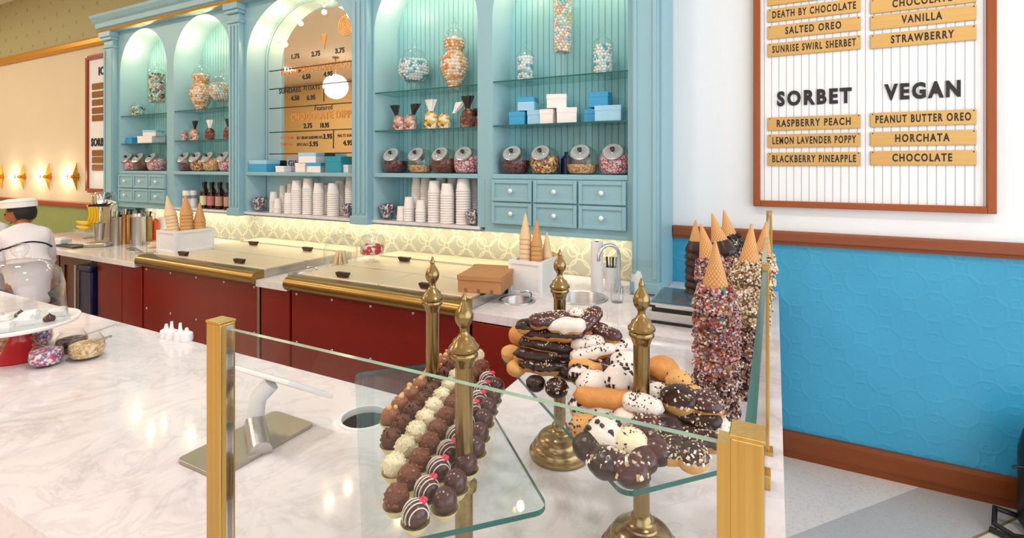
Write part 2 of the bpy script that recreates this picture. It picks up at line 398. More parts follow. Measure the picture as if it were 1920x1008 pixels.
    def build(s, name, mats, parent=None, world=False, smooth=40, bevel=0.0, weld=False):
        if weld: bmesh.ops.remove_doubles(s.bm, verts=s.bm.verts, dist=1e-5)
        bmesh.ops.recalc_face_normals(s.bm, faces=s.bm.faces)
        if world and parent is not None:
            q = parent; off = Vector()
            while q is not None: off += q.location; q = q.parent
            bmesh.ops.translate(s.bm, verts=s.bm.verts, vec=-off)
        me = bpy.data.meshes.new(name); s.bm.to_mesh(me); s.bm.free()
        for m in (mats if isinstance(mats, (list, tuple)) else [mats]): me.materials.append(M[m] if isinstance(m, str) else m)
        if smooth:
            me.shade_smooth(); me.set_sharp_from_angle(angle=R(smooth))
        o = bpy.data.objects.new(name, me); COL.objects.link(o)
        if parent is not None: o.parent = parent
        if bevel:
            b = o.modifiers.new('edge', 'BEVEL'); b.width = bevel; b.segments = 2; b.limit_method = 'ANGLE'; b.angle_limit = R(50)
        return o
def tag(o, label, cat, group=None, kind=None):
    if label: o['label'] = label
    if cat: o['category'] = cat
    if group: o['group'] = group
    if kind: o['kind'] = kind
    return o
def thing(name, label, cat, loc=(0, 0, 0), rz=0.0, group=None):
    o = bpy.data.objects.new(name, None); COL.objects.link(o); o.empty_display_size = 0.05
    o.location = loc; o.rotation_euler = (0, 0, rz); return tag(o, label, cat, group)
def struct(o): o['kind'] = 'structure'; return o
def dup(root, label=None, loc=None, rot=None, group=None, scale=None):
    r = root.copy(); COL.objects.link(r)
    if loc is not None: r.location = loc
    if rot is not None: r.rotation_euler = rot
    if scale is not None: r.scale = (scale,) * 3
    if label: r['label'] = label
    if group: r['group'] = group
    for ch in list(root.children):
        c = ch.copy(); COL.objects.link(c); c.parent = r
        for g in list(ch.children):
            d = g.copy(); COL.objects.link(d); d.parent = c
    return r
ORD = ['first', 'second', 'third', 'fourth', 'fifth', 'sixth', 'seventh', 'eighth', 'ninth', 'tenth', 'eleventh', 'twelfth', 'thirteenth', 'fourteenth', 'fifteenth']

# ================================================================== SETTING
struct(MB().box(-14, 3.4, -4.2, 3.3, -0.08, 0).build('floor', 'floor', smooth=0))
struct(MB().box(-14, 3.4, -4.2, 3.4, 3.94, 4.05).build('ceiling', 'ceiling', smooth=0))
struct(MB().box(-0.66, 3.4, 3.2, 3.3, 1.2, 3.94).build('wall_back', 'white_wall', smooth=0))
struct(MB().box(-0.66, 3.4, 3.2, 3.3, 0, 1.2).build('wall_back_wainscot', 'wainscot', smooth=0))
struct(MB().box(-14, -0.66, 3.2, 3.3, 1.1, 3.06).build('wall_back_cream', 'cream_wall', smooth=0))
struct(MB().box(-14, -0.66, 3.2, 3.3, 0, 1.1).build('wall_back_green', 'wainscot_green', smooth=0))
struct(MB().box(-14, -0.66, 3.2, 3.3, 3.06, 3.94).build('wall_back_upper', 'wallpaper', smooth=0))
struct(MB().box(-14.1, -14, -4.2, 3.3, 0, 3.94).build('wall_left', 'cream_wall', smooth=0))
M['tan_wall'] = plain('tan_wall_paint', '#d8b279', 0.6, var=0.05, nscale=2)
w = MB().box(-14, -2.9, -4.3, -4.2, 0, 3.94)
w.box(-2.9, 3.4, -4.3, -4.2, 0, 0.7).box(-2.9, 3.4, -4.3, -4.2, 3.4, 3.94)
for x in (-0.9, 1.1, 3.1): w.box(x, x + 0.3, -4.3, -4.2, 0.7, 3.4)
struct(w.build('wall_front', 'tan_wall', smooth=0))
for i, (a, b) in enumerate(((-2.9, -0.9), (-0.6, 1.1), (1.4, 3.1))):
    f = MB(); m = (a + b) / 2
    for x in (a + .03, m, b - .03): f.box(x - .03, x + .03, -4.29, -4.21, 0.7, 3.4)
    for z in (0.73, 2.5, 3.37): f.box(a, b, -4.285, -4.215, z - .03, z + .03)
    struct(f.build('window_%d' % (i + 1), 'white_matte', smooth=0))
w = MB().box(3.4, 3.5, -4.2, 3.3, 0, 0.7).box(3.4, 3.5, -4.2, 3.3, 3.4, 3.94)
for y in (-4.2, -1.7, 0.6, 2.7): w.box(3.4, 3.5, y, y + 0.35, 0.7, 3.4)
struct(w.build('wall_right', 'white_wall', smooth=0))
# trim
def rail_profile(x0, x1, z0, z1, y, d, name, mat):
    h = z1 - z0
    p = [(y, z0), (y - d * .6, z0), (y - d * .75, z0 + h * .2), (y - d, z0 + h * .3), (y - d, z0 + h * .85), (y - d * .8, z1), (y, z1)]
    return struct(MB().prism(p, x0, x1, 'yz').build(name, mat, smooth=0))
rail_profile(-0.545, 3.39, 1.165, 1.24, 3.199, 0.035, 'trim_1', 'rail_wood')
rail_profile(-13.9, -6.3, 1.07, 1.14, 3.199, 0.03, 'trim_2', 'red_wood')
rail_profile(-13.9, -6.3, 3.05, 3.14, 3.199, 0.05, 'trim_3', 'gold_trim')
M['base_wood'] = wood('baseboard_wood', '#74350f', '#8a471b', 0)
rail_profile(0.02, 3.39, 0.0, 0.145, 3.199, 0.022, 'baseboard_back', 'base_wood')

# ================================================================== COUNTERS
XR = 0.018
# island + connector (one L shaped counter) : slab parts with real holes
hole = on_z(684, 783, 0.9)
isl = thing('marble_island', 'white marble L-shaped service counter with a round waste hole', 'counter', (-1.6, 0.85, 0))
top = MB()
hx, hy = hole.x, hole.y
top.box(-4.2, hx - .12, .455, 1.225, .86, .9)
top.slab_hole(hx - .12, hx + .12, .455, 1.225, .86, .9, hx, hy, 0.067)
top.box(hx + .12, XR, .455, 1.225, .86, .9)
top.box(-0.75, XR, 1.225, 2.08, .86, .9)
top.build('countertop', 'marble', isl, True, smooth=0)
b = MB().box(-4.18, hx - .13, .47, 1.19, .0, .86).box(hx + .13, 0.005, .47, 1.19, .0, .86).box(hx - .13, hx + .13, .47, .98, 0, .86).box(-0.72, 0.005, 1.19, 3.05, 0, .858)
b.build('base', 'marble', isl, True, smooth=0)
MB().lathe([(.07, .862), (.072, .903), (.0622, .9035), (.0615, .892), (.0625, .885)], (hx, hy, 0), 40).build('hole_ring', 'white_gloss', isl, True)
MB().lathe([(0, .55), (.0635, .55), (.0635, .889)], (hx, hy, 0), 32).build('waste_chute', 'dark', isl, True)
MB().box(-0.752, -0.746, 1.23, 2.04, .0, .86).build('side_panel', 'cabinet', isl, True, smooth=0)

F1, F2 = (-4.12, -2.83), (-2.55, -1.31)
s1, s2, dw = on_z(970, 563, .9), on_z(1089, 558, .9), Vector((-2.69, 2.30, .9))
def worktop(label, x, y): return thing('worktop', label, 'worktop', (x, y, .86))
def bowl(c, r, dep, name, par):
    MB().lathe([(r + .012, .901), (r + .01, .906), (r, .904), (r - .003, .9), (r * .95, .9 - dep * .7), (r * .75, .9 - dep), (0, .9 - dep)], (c.x, c.y, 0), 40).build(name, 'steel', par, True)
def tap(c, par): MB().tube([(c.x + .05, c.y + .06, .9), (c.x + .05, c.y + .06, .935), (c.x + .03, c.y + .04, .945), (c.x + .01, c.y + .02, .94)], .006).build('tap', 'chrome', par, True)
wt = worktop('grey-veined marble worktop under the drink mixer and canisters', -5.4, 2.55)
MB().box(-6.6, F1[0] - .002, 2.03, 3.08, .86, .9).build('slab', 'marble_warm', wt, True, smooth=0, bevel=.003)
wt = worktop('narrow marble worktop between the two dipping cabinets', -2.69, 2.55)
MB().slab_hole(F1[1] + .002, F2[0] - .002, 2.06, 3.08, .86, .9, dw.x, dw.y, .085).build('slab', 'marble_warm', wt, True, smooth=0, weld=True)
bowl(dw, .083, .1, 'dipper_well', wt); tap(dw, wt)
wt = worktop('white marble sink worktop in the counter corner', -1.0, 2.55)
t = MB(); xm_ = s1.x + .135; ym_ = s2.y - .09
t.slab_hole(F2[1] + .002, xm_, 2.082, 3.08, .86, .9, s1.x, s1.y, .083).slab_hole(xm_, -.752, 2.082, 3.08, .86, .9, s2.x, s2.y, .13) if s2.x + .13 < -.752 else t.slab_hole(F2[1] + .002, xm_, 2.082, 3.08, .86, .9, s1.x, s1.y, .083).slab_hole(xm_, -.70, 2.082, 3.08, .86, .9, s2.x, s2.y, .13)
t.box(-.752, XR, 2.082, 3.195, .86, .9)
t.build('slab', 'marble', wt, True, smooth=0, weld=True)
bowl(s1, .083, .1, 'sink_bowl', wt); bowl(s2, .13, .13, 'sink_bowl', wt); tap(s1, wt)
def red_cabinet(x0, x1, seams, label):
    c = thing('red_cabinet', label, 'cabinet', ((x0 + x1) / 2, 2.5, 0))
    MB().box(x0, x0 + .02, 2.10, 3.07, .1, .858).box(x1 - .02, x1, 2.10, 3.07, .1, .858).box(x0 + .02, x1 - .02, 2.10, 3.05, .1, .12).box(x0 + .02, x1 - .02, 3.05, 3.07, .1, .858).build('body', 'cabinet', c, True, smooth=0)
    MB().box(x0 + .01, x1 - .01, 2.15, 3.0, 0, .1).build('toe_kick', 'dark', c, True, smooth=0)
    for a, e in zip(seams, seams[1:]): MB().box(a + .004, e - .004, 2.085, 2.10, .11, .852).build('front_panel', 'cabinet', c, True, smooth=0, bevel=.003)
red_cabinet(-4.76, F1[0] - .004, (-4.76, -4.40, F1[0] - .004), 'red lacquered cabinet beside the navy bin')
red_cabinet(F1[1] + .016, F2[0] - .004, (F1[1] + .016, F2[0] - .004), 'narrow red lacquered cabinet between the dipping cabinets')
red_cabinet(F2[1] + .016, -.765, (F2[1] + .016, -.765), 'red lacquered cabinet below the round sinks')
for i in range(3):
    x = -6.58 + i * .605
    c = thing('brown_cabinet', 'dark brown panelled cabinet under the worktop, %s from the navy bin' % ORD[2 - i], 'cabinet', (x + .3, 2.7, 0), 0, 'brown cabinets below the worktop')
    MB().box(x, x + .6, 2.36, 3.07, 0, .80).build('body', 'dark', c, True, smooth=0)
    d = MB().box(x + .01, x + .59, 2.33, 2.36, .12, .76).build('door', 'cabinet_brown', c, True, smooth=0)
    p = MB()
    for q in ((x + .01, x + .09), (x + .51, x + .59)): p.box(q[0], q[1], 2.318, 2.331, .12, .76)
    p.box(x + .09, x + .51, 2.318, 2.331, .12, .2).box(x + .09, x + .51, 2.318, 2.331, .68, .76)
    p.build('door_frame', 'cabinet_brown', d, True, smooth=0)
# navy bin
bn = thing('waste_bin', 'tall navy plastic bin with pale rim under the counter end', 'bin', (-4.90, 2.16, 0))
MB().prism([(-.1, -.1), (.1, -.1), (.1, .1), (-.1, .1)], .0, .76).build('body', 'navy', bn, bevel=.01)
MB().box(-.112, .112, -.112, .112, .76, .80).build('rim', 'navy', bn, bevel=.008)
MB().tube([(-.113, -.113, .80), (-.113, -.113, .02)], .01).build('edge_strip', 'steel', bn)
# ------------------------------------------------------------------ dipping cabinets
def freezer(x0, x1, which):
    f = thing('ice_cream_dipping_cabinet', which, 'freezer', ((x0 + x1) / 2, 2.5, 0))
    MB().box(x0 + .004, x1 - .013, 2.10, 2.86, 0.1, .885).build('body', 'cabinet', f, True, smooth=0)
    MB().box(x0 + .03, x1 - .03, 2.15, 2.85, 0, .1).build('plinth', 'dark', f, True, smooth=0)
    p = [(2.09, .872)]
    for i in range(9):
        a = R(-80 - i * 22.5); p.append((2.085 + .045 * math.cos(a) - .0, .912 + .042 * math.sin(a)))
    p = [(2.12, .87), (2.07, .868), (2.045, .876), (2.033, .893), (2.03, .91), (2.036, .93), (2.052, .944), (2.08, .95), (2.12, .95)]
    MB().prism(p, x0, x1, 'yz').build('brass_front_rail', 'brass_rail', f, True, smooth=60)
    d = MB()
    fr = MB().box(x0, x1, 2.12, 2.145, .885, .945).box(x0, x0 + .02, 2.145, 2.86, .885, .945).box(x1 - .02, x1, 2.145, 2.86, .885, .945)
    fr.box(x0 + .02, x1 - .02, 2.455, 2.475, .885, .95).box(x0 + .02, x1 - .02, 2.80, 2.86, .885, .945).build('top_frame', 'steel', f, True, smooth=0)
    MB().box(x0, x1, 2.86, 3.075, .86, .95).build('rear_ledge', 'brass_lid', f, True, smooth=0)
    xm = (x0 + x1) / 2
    for (a, c) in ((x0 + .022, xm - .003), (xm + .003, x1 - .022)):
        for (ya, yb, ky) in ((2.147, 2.453, 2.185), (2.477, 2.798, 2.74)):
            l = MB().box(a, c, ya, yb, .925, .951).build('lid', 'brass_lid', f, True, smooth=0, bevel=.003)
            kx = (a + c) / 2
            k = MB().prism([(kx - .03, .951), (kx + .03, .951), (kx + .045, .972), (kx + .045, .98), (kx - .045, .98), (kx - .045, .972)], ky - .014, ky + .014, 'xz')
            k.build('handle', 'knob_brown', l, True, smooth=0)
    fp = MB().box(x0 + .01, x1 - .012, 2.088, 2.10, .11, .866).build('front_panel', 'cabinet', f, True, smooth=0)
    MB().box(x1 - .011, x1 + .010, 2.08, 2.12, .1, .858).build('corner_post', 'nickel', f, True, smooth=0)
    n = 5
    for z in (.845, .56):
        for i in range(n):
            xx = x0 + .05 + i * (x1 - x0 - .1) / (n - 1)
            MB().ball((xx, 2.087, z), .009, 10, 6, (1, .5, 1)).build('screw', 'chrome', fp, True)
    return f
freezer(F1[0], F1[1], 'ice-cream dipping cabinet with brass lids beside the tin canisters')
freezer(F2[0], F2[1], 'ice-cream dipping cabinet with brass lids holding the cardboard box')

# ================================================================== BACKSPLASH
o = MB().box(-6.05, -.70, 3.085, 3.20, .9, 1.22).build('wall_back_tile', 'tile', smooth=0); struct(o)
for i, (x0, x1) in enumerate(((-6.0, -4.3), (-4.2, -2.6), (-2.6, -.75))):
    area('under_hutch_strip', ((x0 + x1) / 2, 3.0, 1.155), (R(14), 0, 0), x1 - x0, 0.04, 2.4, (1, .88, .67))

# ================================================================== HUTCH
YF, YB, YN = 2.85, 3.10, 2.93
BAYS = [(-6.05, -5.21, 0), (-5.10, -4.24, 1), (-4.03, -2.795, 2), (-2.60, -1.72, 1), (-1.61, -.735, 0)]
PIL = [(-6.26, -6.09), (-4.20, -4.06), (-2.77, -2.62), (-.70, -.56)]
ZT = 3.02
hu = thing('display_hutch', 'tall duck-egg blue arched display hutch with cornice and pilasters', 'hutch', (-3.4, 2.95, 0.9))
edges = [-6.26, -5.155, -4.13, -2.695, -1.665, -.55]
for i, (l, r, kind) in enumerate(BAYS):
    z0 = 1.512 if kind == 0 else 1.2
    sp = 2.55 if i != 2 else 2.515
    c, rad = (l + r) / 2, (r - l) / 2
    N = 28; yb = YB if i != 2 else 3.04
    prof = [(l, z0)] + [(c - rad * math.cos(PI * k / N), sp + rad * min(1.0, (ZT - .03 - sp) / rad) * math.sin(PI * k / N)) for k in range(N + 1)] + [(r, z0)]
    f = MB(); L, Rr = edges[i], edges[i + 1]
    V = lambda p, y: f.bm.verts.new((p[0], y, p[1]))
    A = [V(p, YF) for p in prof]; n = len(prof)
    tl = [f.bm.verts.new((p[0], YF, ZT)) for p in prof[1:-1]]
    for k in range(1, n - 2): f._f([A[k], A[k + 1], tl[k], tl[k - 1]])
    cl = [f.bm.verts.new(q) for q in ((L, YF, z0), (L, YF, sp), (L, YF, ZT), (Rr, YF, z0), (Rr, YF, sp), (Rr, YF, ZT))]
    f._f([cl[0], A[0], A[1], cl[1]]); f._f([cl[1], A[1], tl[0], cl[2]])
    f._f([A[-1], cl[3], cl[4], A[-2]]); f._f([A[-2], cl[4], cl[5], tl[-1]])
    f.build('arched_face', 'blue', hu, True, smooth=0, weld=True)
    g = MB(); A = [g.bm.verts.new((p[0], YF, p[1])) for p in prof]; B = [g.bm.verts.new((p[0], yb, p[1])) for p in prof]
    for k in range(n - 1): g._f([A[k], A[k + 1], B[k + 1], B[k]])
    g.build('niche_lining', 'niche', hu, True, smooth=50)
    if i == 2:
        # mirror with its own inner arch
        rm = rad - .03; q = [(c - rm, 1.545)] + [(c - rm * math.cos(PI * k / N), sp + rm * math.sin(PI * k / N) * .8) for k in range(N + 1)] + [(c + rm, 1.545)]
        MB().box(l, r, 3.045, 3.06, 1.2, ZT).build('niche_back', 'niche', hu, True, smooth=0)
        mir = MB().prism(q, 3.026, 3.032, 'xz').build('mirror', 'mirror', hu, True, smooth=0)
        fm = MB()
        for k in range(len(q) - 1):
            fm.tube([(q[k][0], 3.024, q[k][1]), (q[k + 1][0], 3.024, q[k + 1][1])], .008, 8)
        fm.build('mirror_frame', 'blue', hu, True)
        mir_c, mir_r = c, rm
    else:
        MB().box(l, r, YB, YB + .015, z0, ZT).build('niche_back', 'bead', hu, True, smooth=0)
    MB().box(l, r, YF - .005, yb, 1.515, 1.545).build('shelf_board', 'blue', hu, True, smooth=0, bevel=.004)
    if kind:
        MB().box(l - .02, r + .02, YF - .012, yb, 1.185, 1.205).build('sill', 'marble', hu, True, smooth=0)
        MB().box(L + .02, Rr - .02, YF + .02, YB, 1.17, 1.185).build('underside', 'blue', hu, True, smooth=0)
    else:
        MB().box(max(L, -6.19), min(Rr, -.61), YF + .001, YB, 1.175, 1.514).build('drawer_case', 'blue', hu, True, smooth=0)
        wd_ = (r - l) / 3
        for zi in (1.375, 1.232):
            for k in range(3):
                a = l + k * wd_ + .006; e = a + wd_ - .012; z1 = zi + .134
                d = MB().box(a, e, YF - .014, YF, zi, z1).build('drawer', 'blue', hu, True, smooth=0, bevel=.002)
                p = MB(); yy = YF - .024
                p.box(a, a + .022, yy, YF - .013, zi, z1).box(e - .022, e, yy, YF - .013, zi, z1).box(a + .022, e - .022, yy, YF - .013, zi, zi + .022).box(a + .022, e - .022, yy, YF - .013, z1 - .022, z1)
                p.build('drawer_frame', 'blue', d, True, smooth=0, bevel=.003)
                MB().lathe([(.006, 0), (.006, .012), (.013, .016), (.014, .022), (.008, .028), (0, .029)], ((a + e) / 2, YF - .013, zi + .067), 14, Matrix.Rotation(R(90), 4, 'X')).build('knob', 'white_gloss', d, True)
    # puck lamps inside each arch
    for k in ((0.22, .5, .78) if i != 2 else (.14, .32, .5, .68, .86)):
        a = PI * k; rr = rad - .03; ry = rad * min(1.0, (ZT - .03 - sp) / rad) - .03
        lx, lz = c - rr * math.cos(a), sp + ry * math.sin(a)
        MB().ball((lx, 2.92, lz), .012, 10, 6).build('puck_lamp', 'lamp_warm', hu, True)
        point('arch_lamp', (c - (rr - .055) * math.cos(a), 2.92, sp + (ry - .055) * math.sin(a)), 1.15, .02, (1, .68, .37))
# solid stiles between bays and outer shell
sh = MB().box(-6.2, -.60, YB + .016, 3.19, 1.23, ZT)
sh.build('back_board', 'blue', hu, True, smooth=0)
MB().box(-.60, -.55, YF + .001, 3.195, .905, ZT).build('side_panel', 'blue', hu, True, smooth=0)
MB().box(-6.26, -6.2, YF + .001, 3.195, .905, ZT).build('side_panel', 'blue', hu, True, smooth=0)
for j, (a, e) in enumerate(PIL):
    zb = .905 if j in (0, 3) else 1.17
    p = MB().box(a, e, YF - .05, YF, zb, 2.90)
    w_ = (e - a) / 5
    for k in ((0, 1, 2) if j in (1, 2) else (-.25, 2.25)):
        xx = a + w_ * (1 + 1.5 * k); p.box(xx - w_ * .35, xx + w_ * .35, YF - .06, YF - .049, zb + .08, 2.8)
    p.build('pilaster', 'blue', hu, True, smooth=0, bevel=.003)
    cp = MB().box(a - .01, e + .01, YF - .065, YF, 2.82, 2.845).box(a - .015, e + .015, YF - .075, YF, 2.90, 2.93).box(a - .025, e + .025, YF - .09, YF, 2.93, 2.985)
    for k in range(6):
        th = PI * k / 6
    cp.build('capital', 'blue', hu, True, smooth=0, bevel=.004)
    MB().box(a - .01, e + .01, YF - .062, YF, zb, zb + .06).build('pilaster_foot', 'blue', hu, True, smooth=0, bevel=.004)
cor = [(3.19, 2.985), (2.78, 2.985), (2.775, 3.02), (2.755, 3.03), (2.75, 3.075), (2.725, 3.09), (2.70, 3.12), (2.695, 3.145), (3.19, 3.145)]
MB().prism(cor, -6.33, -.48, 'yz').build('cornice', 'blue', hu, True, smooth=0)
MB().prism([(2.78, 2.985), (2.768, 2.988), (2.762, 3.0), (2.768, 3.012), (2.78, 3.015)], -6.335, -.475, 'yz').build('gilt_moulding', 'gold_trim', hu, True, smooth=0)
# mirror lettering
L1 = MB(); L2 = MB(); L3 = MB(); yl = 3.0245
def ml(mb, u, v, s, size, width=None, bold=.0):
    p = on_y(u, v, yl); MB().text(s, size, (p.x, yl, p.z), extrude=.0006, bold=bold, width=width).build('lettering', 'letter_gold' if mb is L2 else 'letter', mir, True, smooth=0)
ml(L2, 600, 126, 'HANDMADE WAFFLE CONES', .085, .95, .002)
ml(L2, 608, 217, 'CHOCOLATE DIPPED', .085, .80, .002)
for u, v, s in ((553, 106, '1.75'), (592, 101, '2.75'), (637, 95, '3.75'), (574, 144, '4.50'), (615, 139, '4.95'), (553, 184, '4.50'), (583, 183, '6.95'), (577, 236, '2.75'), (608, 235, '10.95'), (614, 256, '3.95'), (588, 270, '5.95'), (652, 268, '4.95')): ml(L1, u, v, s, .055, .10, .0025)
ml(L1, 543, 170, 'SUNDAES', .06, .27, .001); ml(L1, 584, 165, 'FLOATS', .05, .2)
ml(L1, 606, 202, 'Featured', .06, .2); ml(L1, 580, 258, 'ICE CREAM SANDWICHES', .035, .3); ml(L2, 538, 258, 'ICE CREAM', .035, .15); ml(L2, 537, 270, 'SUNDAE', .04, .15); ml(L1, 567, 271, 'SPECIALS', .035, .14); ml(L1, 650, 254, 'MALTS SHAKES', .035, .2)
def rule(u0, v0, u1, v1, r=.004):
    a, e = on_y(u0, v0, yl), on_y(u1, v1, yl); L3.box(min(a.x, e.x), max(a.x, e.x) + .002, yl - .001, yl, min(a.z, e.z) - r, min(a.z, e.z) + r) if abs(a.x - e.x) > .05 else L3.box(a.x - r, a.x + r, yl - .001, yl, min(a.z, e.z), max(a.z, e.z))
XA, XB = mir_c - mir_r + .03, mir_c + mir_r - .02
for z in (2.43, 2.27, 2.10, 1.89, 1.70):
    L3.box(XA, XB, yl - .001, yl, z - .004, z + .004)
rule(607, 190, 607, 165); rule(625, 278, 625, 244)
# drawn ice cream cone and swirl at the top
pt = on_y(608, 75, yl)
L2.prism([(pt.x - .03, pt.z + .05), (pt.x + .03, pt.z + .05), (pt.x, pt.z - .08)], yl - .001, yl, 'xz')
L2.build('drawn_cone', 'letter_gold', mir, True, smooth=0); L2 = MB()
for k in range(4): L2.tube([(pt.x + .24 + (.02 + .02 * k) * math.cos(a * .5), yl, pt.z + .09 + (.02 + .02 * k) * math.sin(a * .5)) for a in range(13)], .004, 6)
L2.build('drawn_swirl', 'letter_gold', mir, True, smooth=0); L3.build('ruled_lines', 'letter', mir, True, smooth=0)

# glass shelves (lie loose in the niches)
SHZ = {0: (2.11, 1.825), 1: (2.118, 1.835), 3: (2.13, 1.853), 4: (2.138, 1.856)}
baynames = ['end niche beside the cream wall', 'niche above the syrup bottles', 'mirror niche', 'niche between mirror and drawers', 'niche above the six drawers by the white wall']
for i, zs in SHZ.items():
    l, r, _ = BAYS[i]
    for k, z in enumerate(zs):
        o = MB().box(l + .002, r - .002, YF + .006, YB - .004, z - .008, z).build('glass_shelf', ['glass_shelf', 'glass_edge'], None, smooth=0)
        o.data.polygons[2].material_index = 1
        tag(o, '%s clear glass shelf in the %s' % (('upper', 'lower')[k], baynames[i]), 'shelf', 'glass shelves in the hutch')

# ================================================================== SHELF GOODS
YS = 2.965
def xs(u, y=YS): return on_y(u, 300, y).x
def pxw(u, w, y=YS):  # width in metres of w pixels at column u
    return abs(on_y(u + w / 2, 300, y).x - on_y(u - w / 2, 300, y).x) * .86
# --- lathe jars
def apoth(u, z, prof, fill, mat, label, flabel, lid, y=2.955, cap=None):
    t = thing('apothecary_jar', label, 'jar', (xs(u, y), y, z))
    MB().lathe(prof, seg=28).build('glass_body', 'glass_jar', t)
    MB().lathe(lid, seg=24).build('lid', 'glass_jar', t)
    o = gumballs(fill, mat).build('candy_fill', 'g' + mat); o.location = t.location; tag(o, flabel, 'candy', kind='stuff')
    return t
def cyl_jar(r, z0, h, foot):
    if foot: prof = [(0, 0), (r * .75, 0), (r * .75, .008), (r * .2, .02), (r * .16, z0 * .5), (r * .3, z0 - .015), (r * .92, z0), (r, z0 + .02), (r, z0 + h)]
    else: prof = [(0, 0), (r, 0), (r, h), ]
    zf = z0 if foot else 0
    fill = [(0, zf + .006), (r * .86, zf + .008), (r * .93, zf + .024), (r * .93, zf + h * .93), (r * .6, zf + h * .95), (0, zf + h * .955)]
    zt = zf + h
    lid = [(r * 1.04, zt), (r * 1.05, zt + .006), (r * .7, zt + .03), (r * .2, zt + .05), (r * .12, zt + .06), (r * .24, zt + .075), (r * .18, zt + .09), (0, zt + .10)]
    return prof, fill, lid
def curve_jar(pts, ztop_fill, lidr, zt):
    fill = [(0, pts[0][1] + .01)] + [(r * .94, z) for r, z in pts if z <= ztop_fill] + [(0, ztop_fill + .01)]
    lid = [(lidr * 1.1, zt), (lidr * .9, zt + .02), (lidr * .25, zt + .04), (lidr * .15, zt + .05), (lidr * .35, zt + .07), (lidr * .2, zt + .09), (0, zt + .12)]
    return fill, lid
def gumballs(prof, mat, rad=.0105):
    b = MB(); b.lathe([(max(0, q[0] - rad * 1.1), q[1]) for q in prof], seg=16)
    pts = [Vector(q) for q in prof if q[0] > 0]; path = []
    for a, e in zip(pts, pts[1:]):
        n = max(1, int((e - a).length / (rad * 1.6)))
        for i in range(n): path.append(a.lerp(e, i / n))
    top = pts[-1]
    for i in range(int(top.x / (rad * 1.8))): path.append(Vector((top.x - (i + 0) * rad * 1.8, top.y)))
    for k, q in enumerate(path):
        R_ = max(0, q.x - rad); n = max(1, int(2 * PI * R_ / (rad * 2.02)))
        for i in range(n):
            a = 2 * PI * (i + .5 * (k % 2) + rnd.uniform(-.12, .12)) / n
            b.ball((R_ * math.cos(a), R_ * math.sin(a), q.y + rnd.uniform(-.2, .2) * rad), rad, 8, 6)
    return b
GUM = {}
def gum_mat(name, cols):
    GUM[name] = sprinkle_mat('gum_' + name, cols); M['g' + name] = GUM[name]
gum_mat('f_pastel', ['#f0b7c4', '#f7f3ee', '#9fd4d8', '#efc77a', '#cfe6c0', '#f4efe9', '#f6eee8']); gum_mat('f_orange', ['#e39a45', '#f6e9d8', '#efb566', '#f8f1e8', '#f3dfc2']); gum_mat('f_bluewhite', ['#7cc9d4', '#f3f6f6', '#d5ebe9', '#efe7e2', '#4bb0b8', '#f2f4f2', '#eef3f2']); gum_mat('f_green', ['#4fae8a', '#eef5ee', '#9ed6c8', '#e9d7a8', '#d98a9c', '#f0f3ef', '#3f5d4c'])
# bay 1
p, f, l_ = cyl_jar(.078, .13, .30, True); apoth(294, 2.111, p, f, 'f_green', 'tall footed glass jar of green and pink candy in the end niche', 'green and pink candy in the tall footed jar of the end niche', l_)
p, f, l_ = cyl_jar(.062, 0, .10, False); apoth(259, 2.111, p, f, 'f_green', 'short glass jar of green candy on the top shelf of the end niche', 'green candy in the short jar of the end niche', l_)
# bay 2
gourd = [(.045, .0), (.05, .01), (.05, .03), (.085, .09), (.105, .15), (.10, .20), (.06, .25), (.075, .29), (.08, .33), (.06, .37), (.055, .38)]
fi, l_ = curve_jar(gourd, .35, .055, .38)
apoth(377, 2.119, [(0, 0)] + gourd, fi, 'f_orange', 'gourd-shaped glass jar of orange candy in the niche above the bottles', 'orange candy in the gourd jar above the syrup bottles', l_)
bowlp = [(.055, .0), (.05, .008), (.025, .03), (.03, .06), (.08, .085), (.118, .13), (.125, .17), (.11, .22), (.078, .26), (.072, .27)]
fi, l_ = curve_jar(bowlp[4:], .24, .075, .27)
apoth(418, 2.119, [(0, 0)] + bowlp, fi, 'f_pastel', 'squat footed glass jar of pastel candy beside the gourd jar above the bottles', 'pastel candy in the squat jar above the syrup bottles', l_)
# bay 4
fi, l_ = curve_jar(bowlp[4:], .24, .075, .27)
apoth(776, 2.131, [(0, 0)] + bowlp, fi, 'f_bluewhite', 'squat footed glass jar of pink and blue candy beside the mirror niche', 'pink and blue candy in the squat jar beside the mirror niche', l_)
fi, l_ = curve_jar(gourd, .36, .05, .38)
apoth(852, 2.131, [(0, 0)] + gourd, fi, 'f_orange', 'tall waisted glass jar of orange gumballs beside the squat blue jar', 'orange and white gumballs in the tall waisted jar', l_)
# bay 5
p, f, l_ = cyl_jar(.057, 0, .16, False); apoth(985, 2.139, p, f, 'f_bluewhite', 'glass jar of blue and white gumballs under the first arch light', 'blue and white gumballs in the jar by the hutch divider', l_)
p, f, l_ = cyl_jar(.06, .16, .40, True); apoth(1055, 2.139, p, f, 'f_pastel', 'tallest footed glass jar of pastel gumballs between two short jars', 'pastel gumballs in the tallest footed jar', l_)
p, f, l_ = cyl_jar(.063, 0, .18, False); apoth(1130, 2.139, p, f, 'f_bluewhite', 'glass jar of teal and white gumballs beside the end pilaster', 'teal and white gumballs in the jar by the end pilaster', l_)

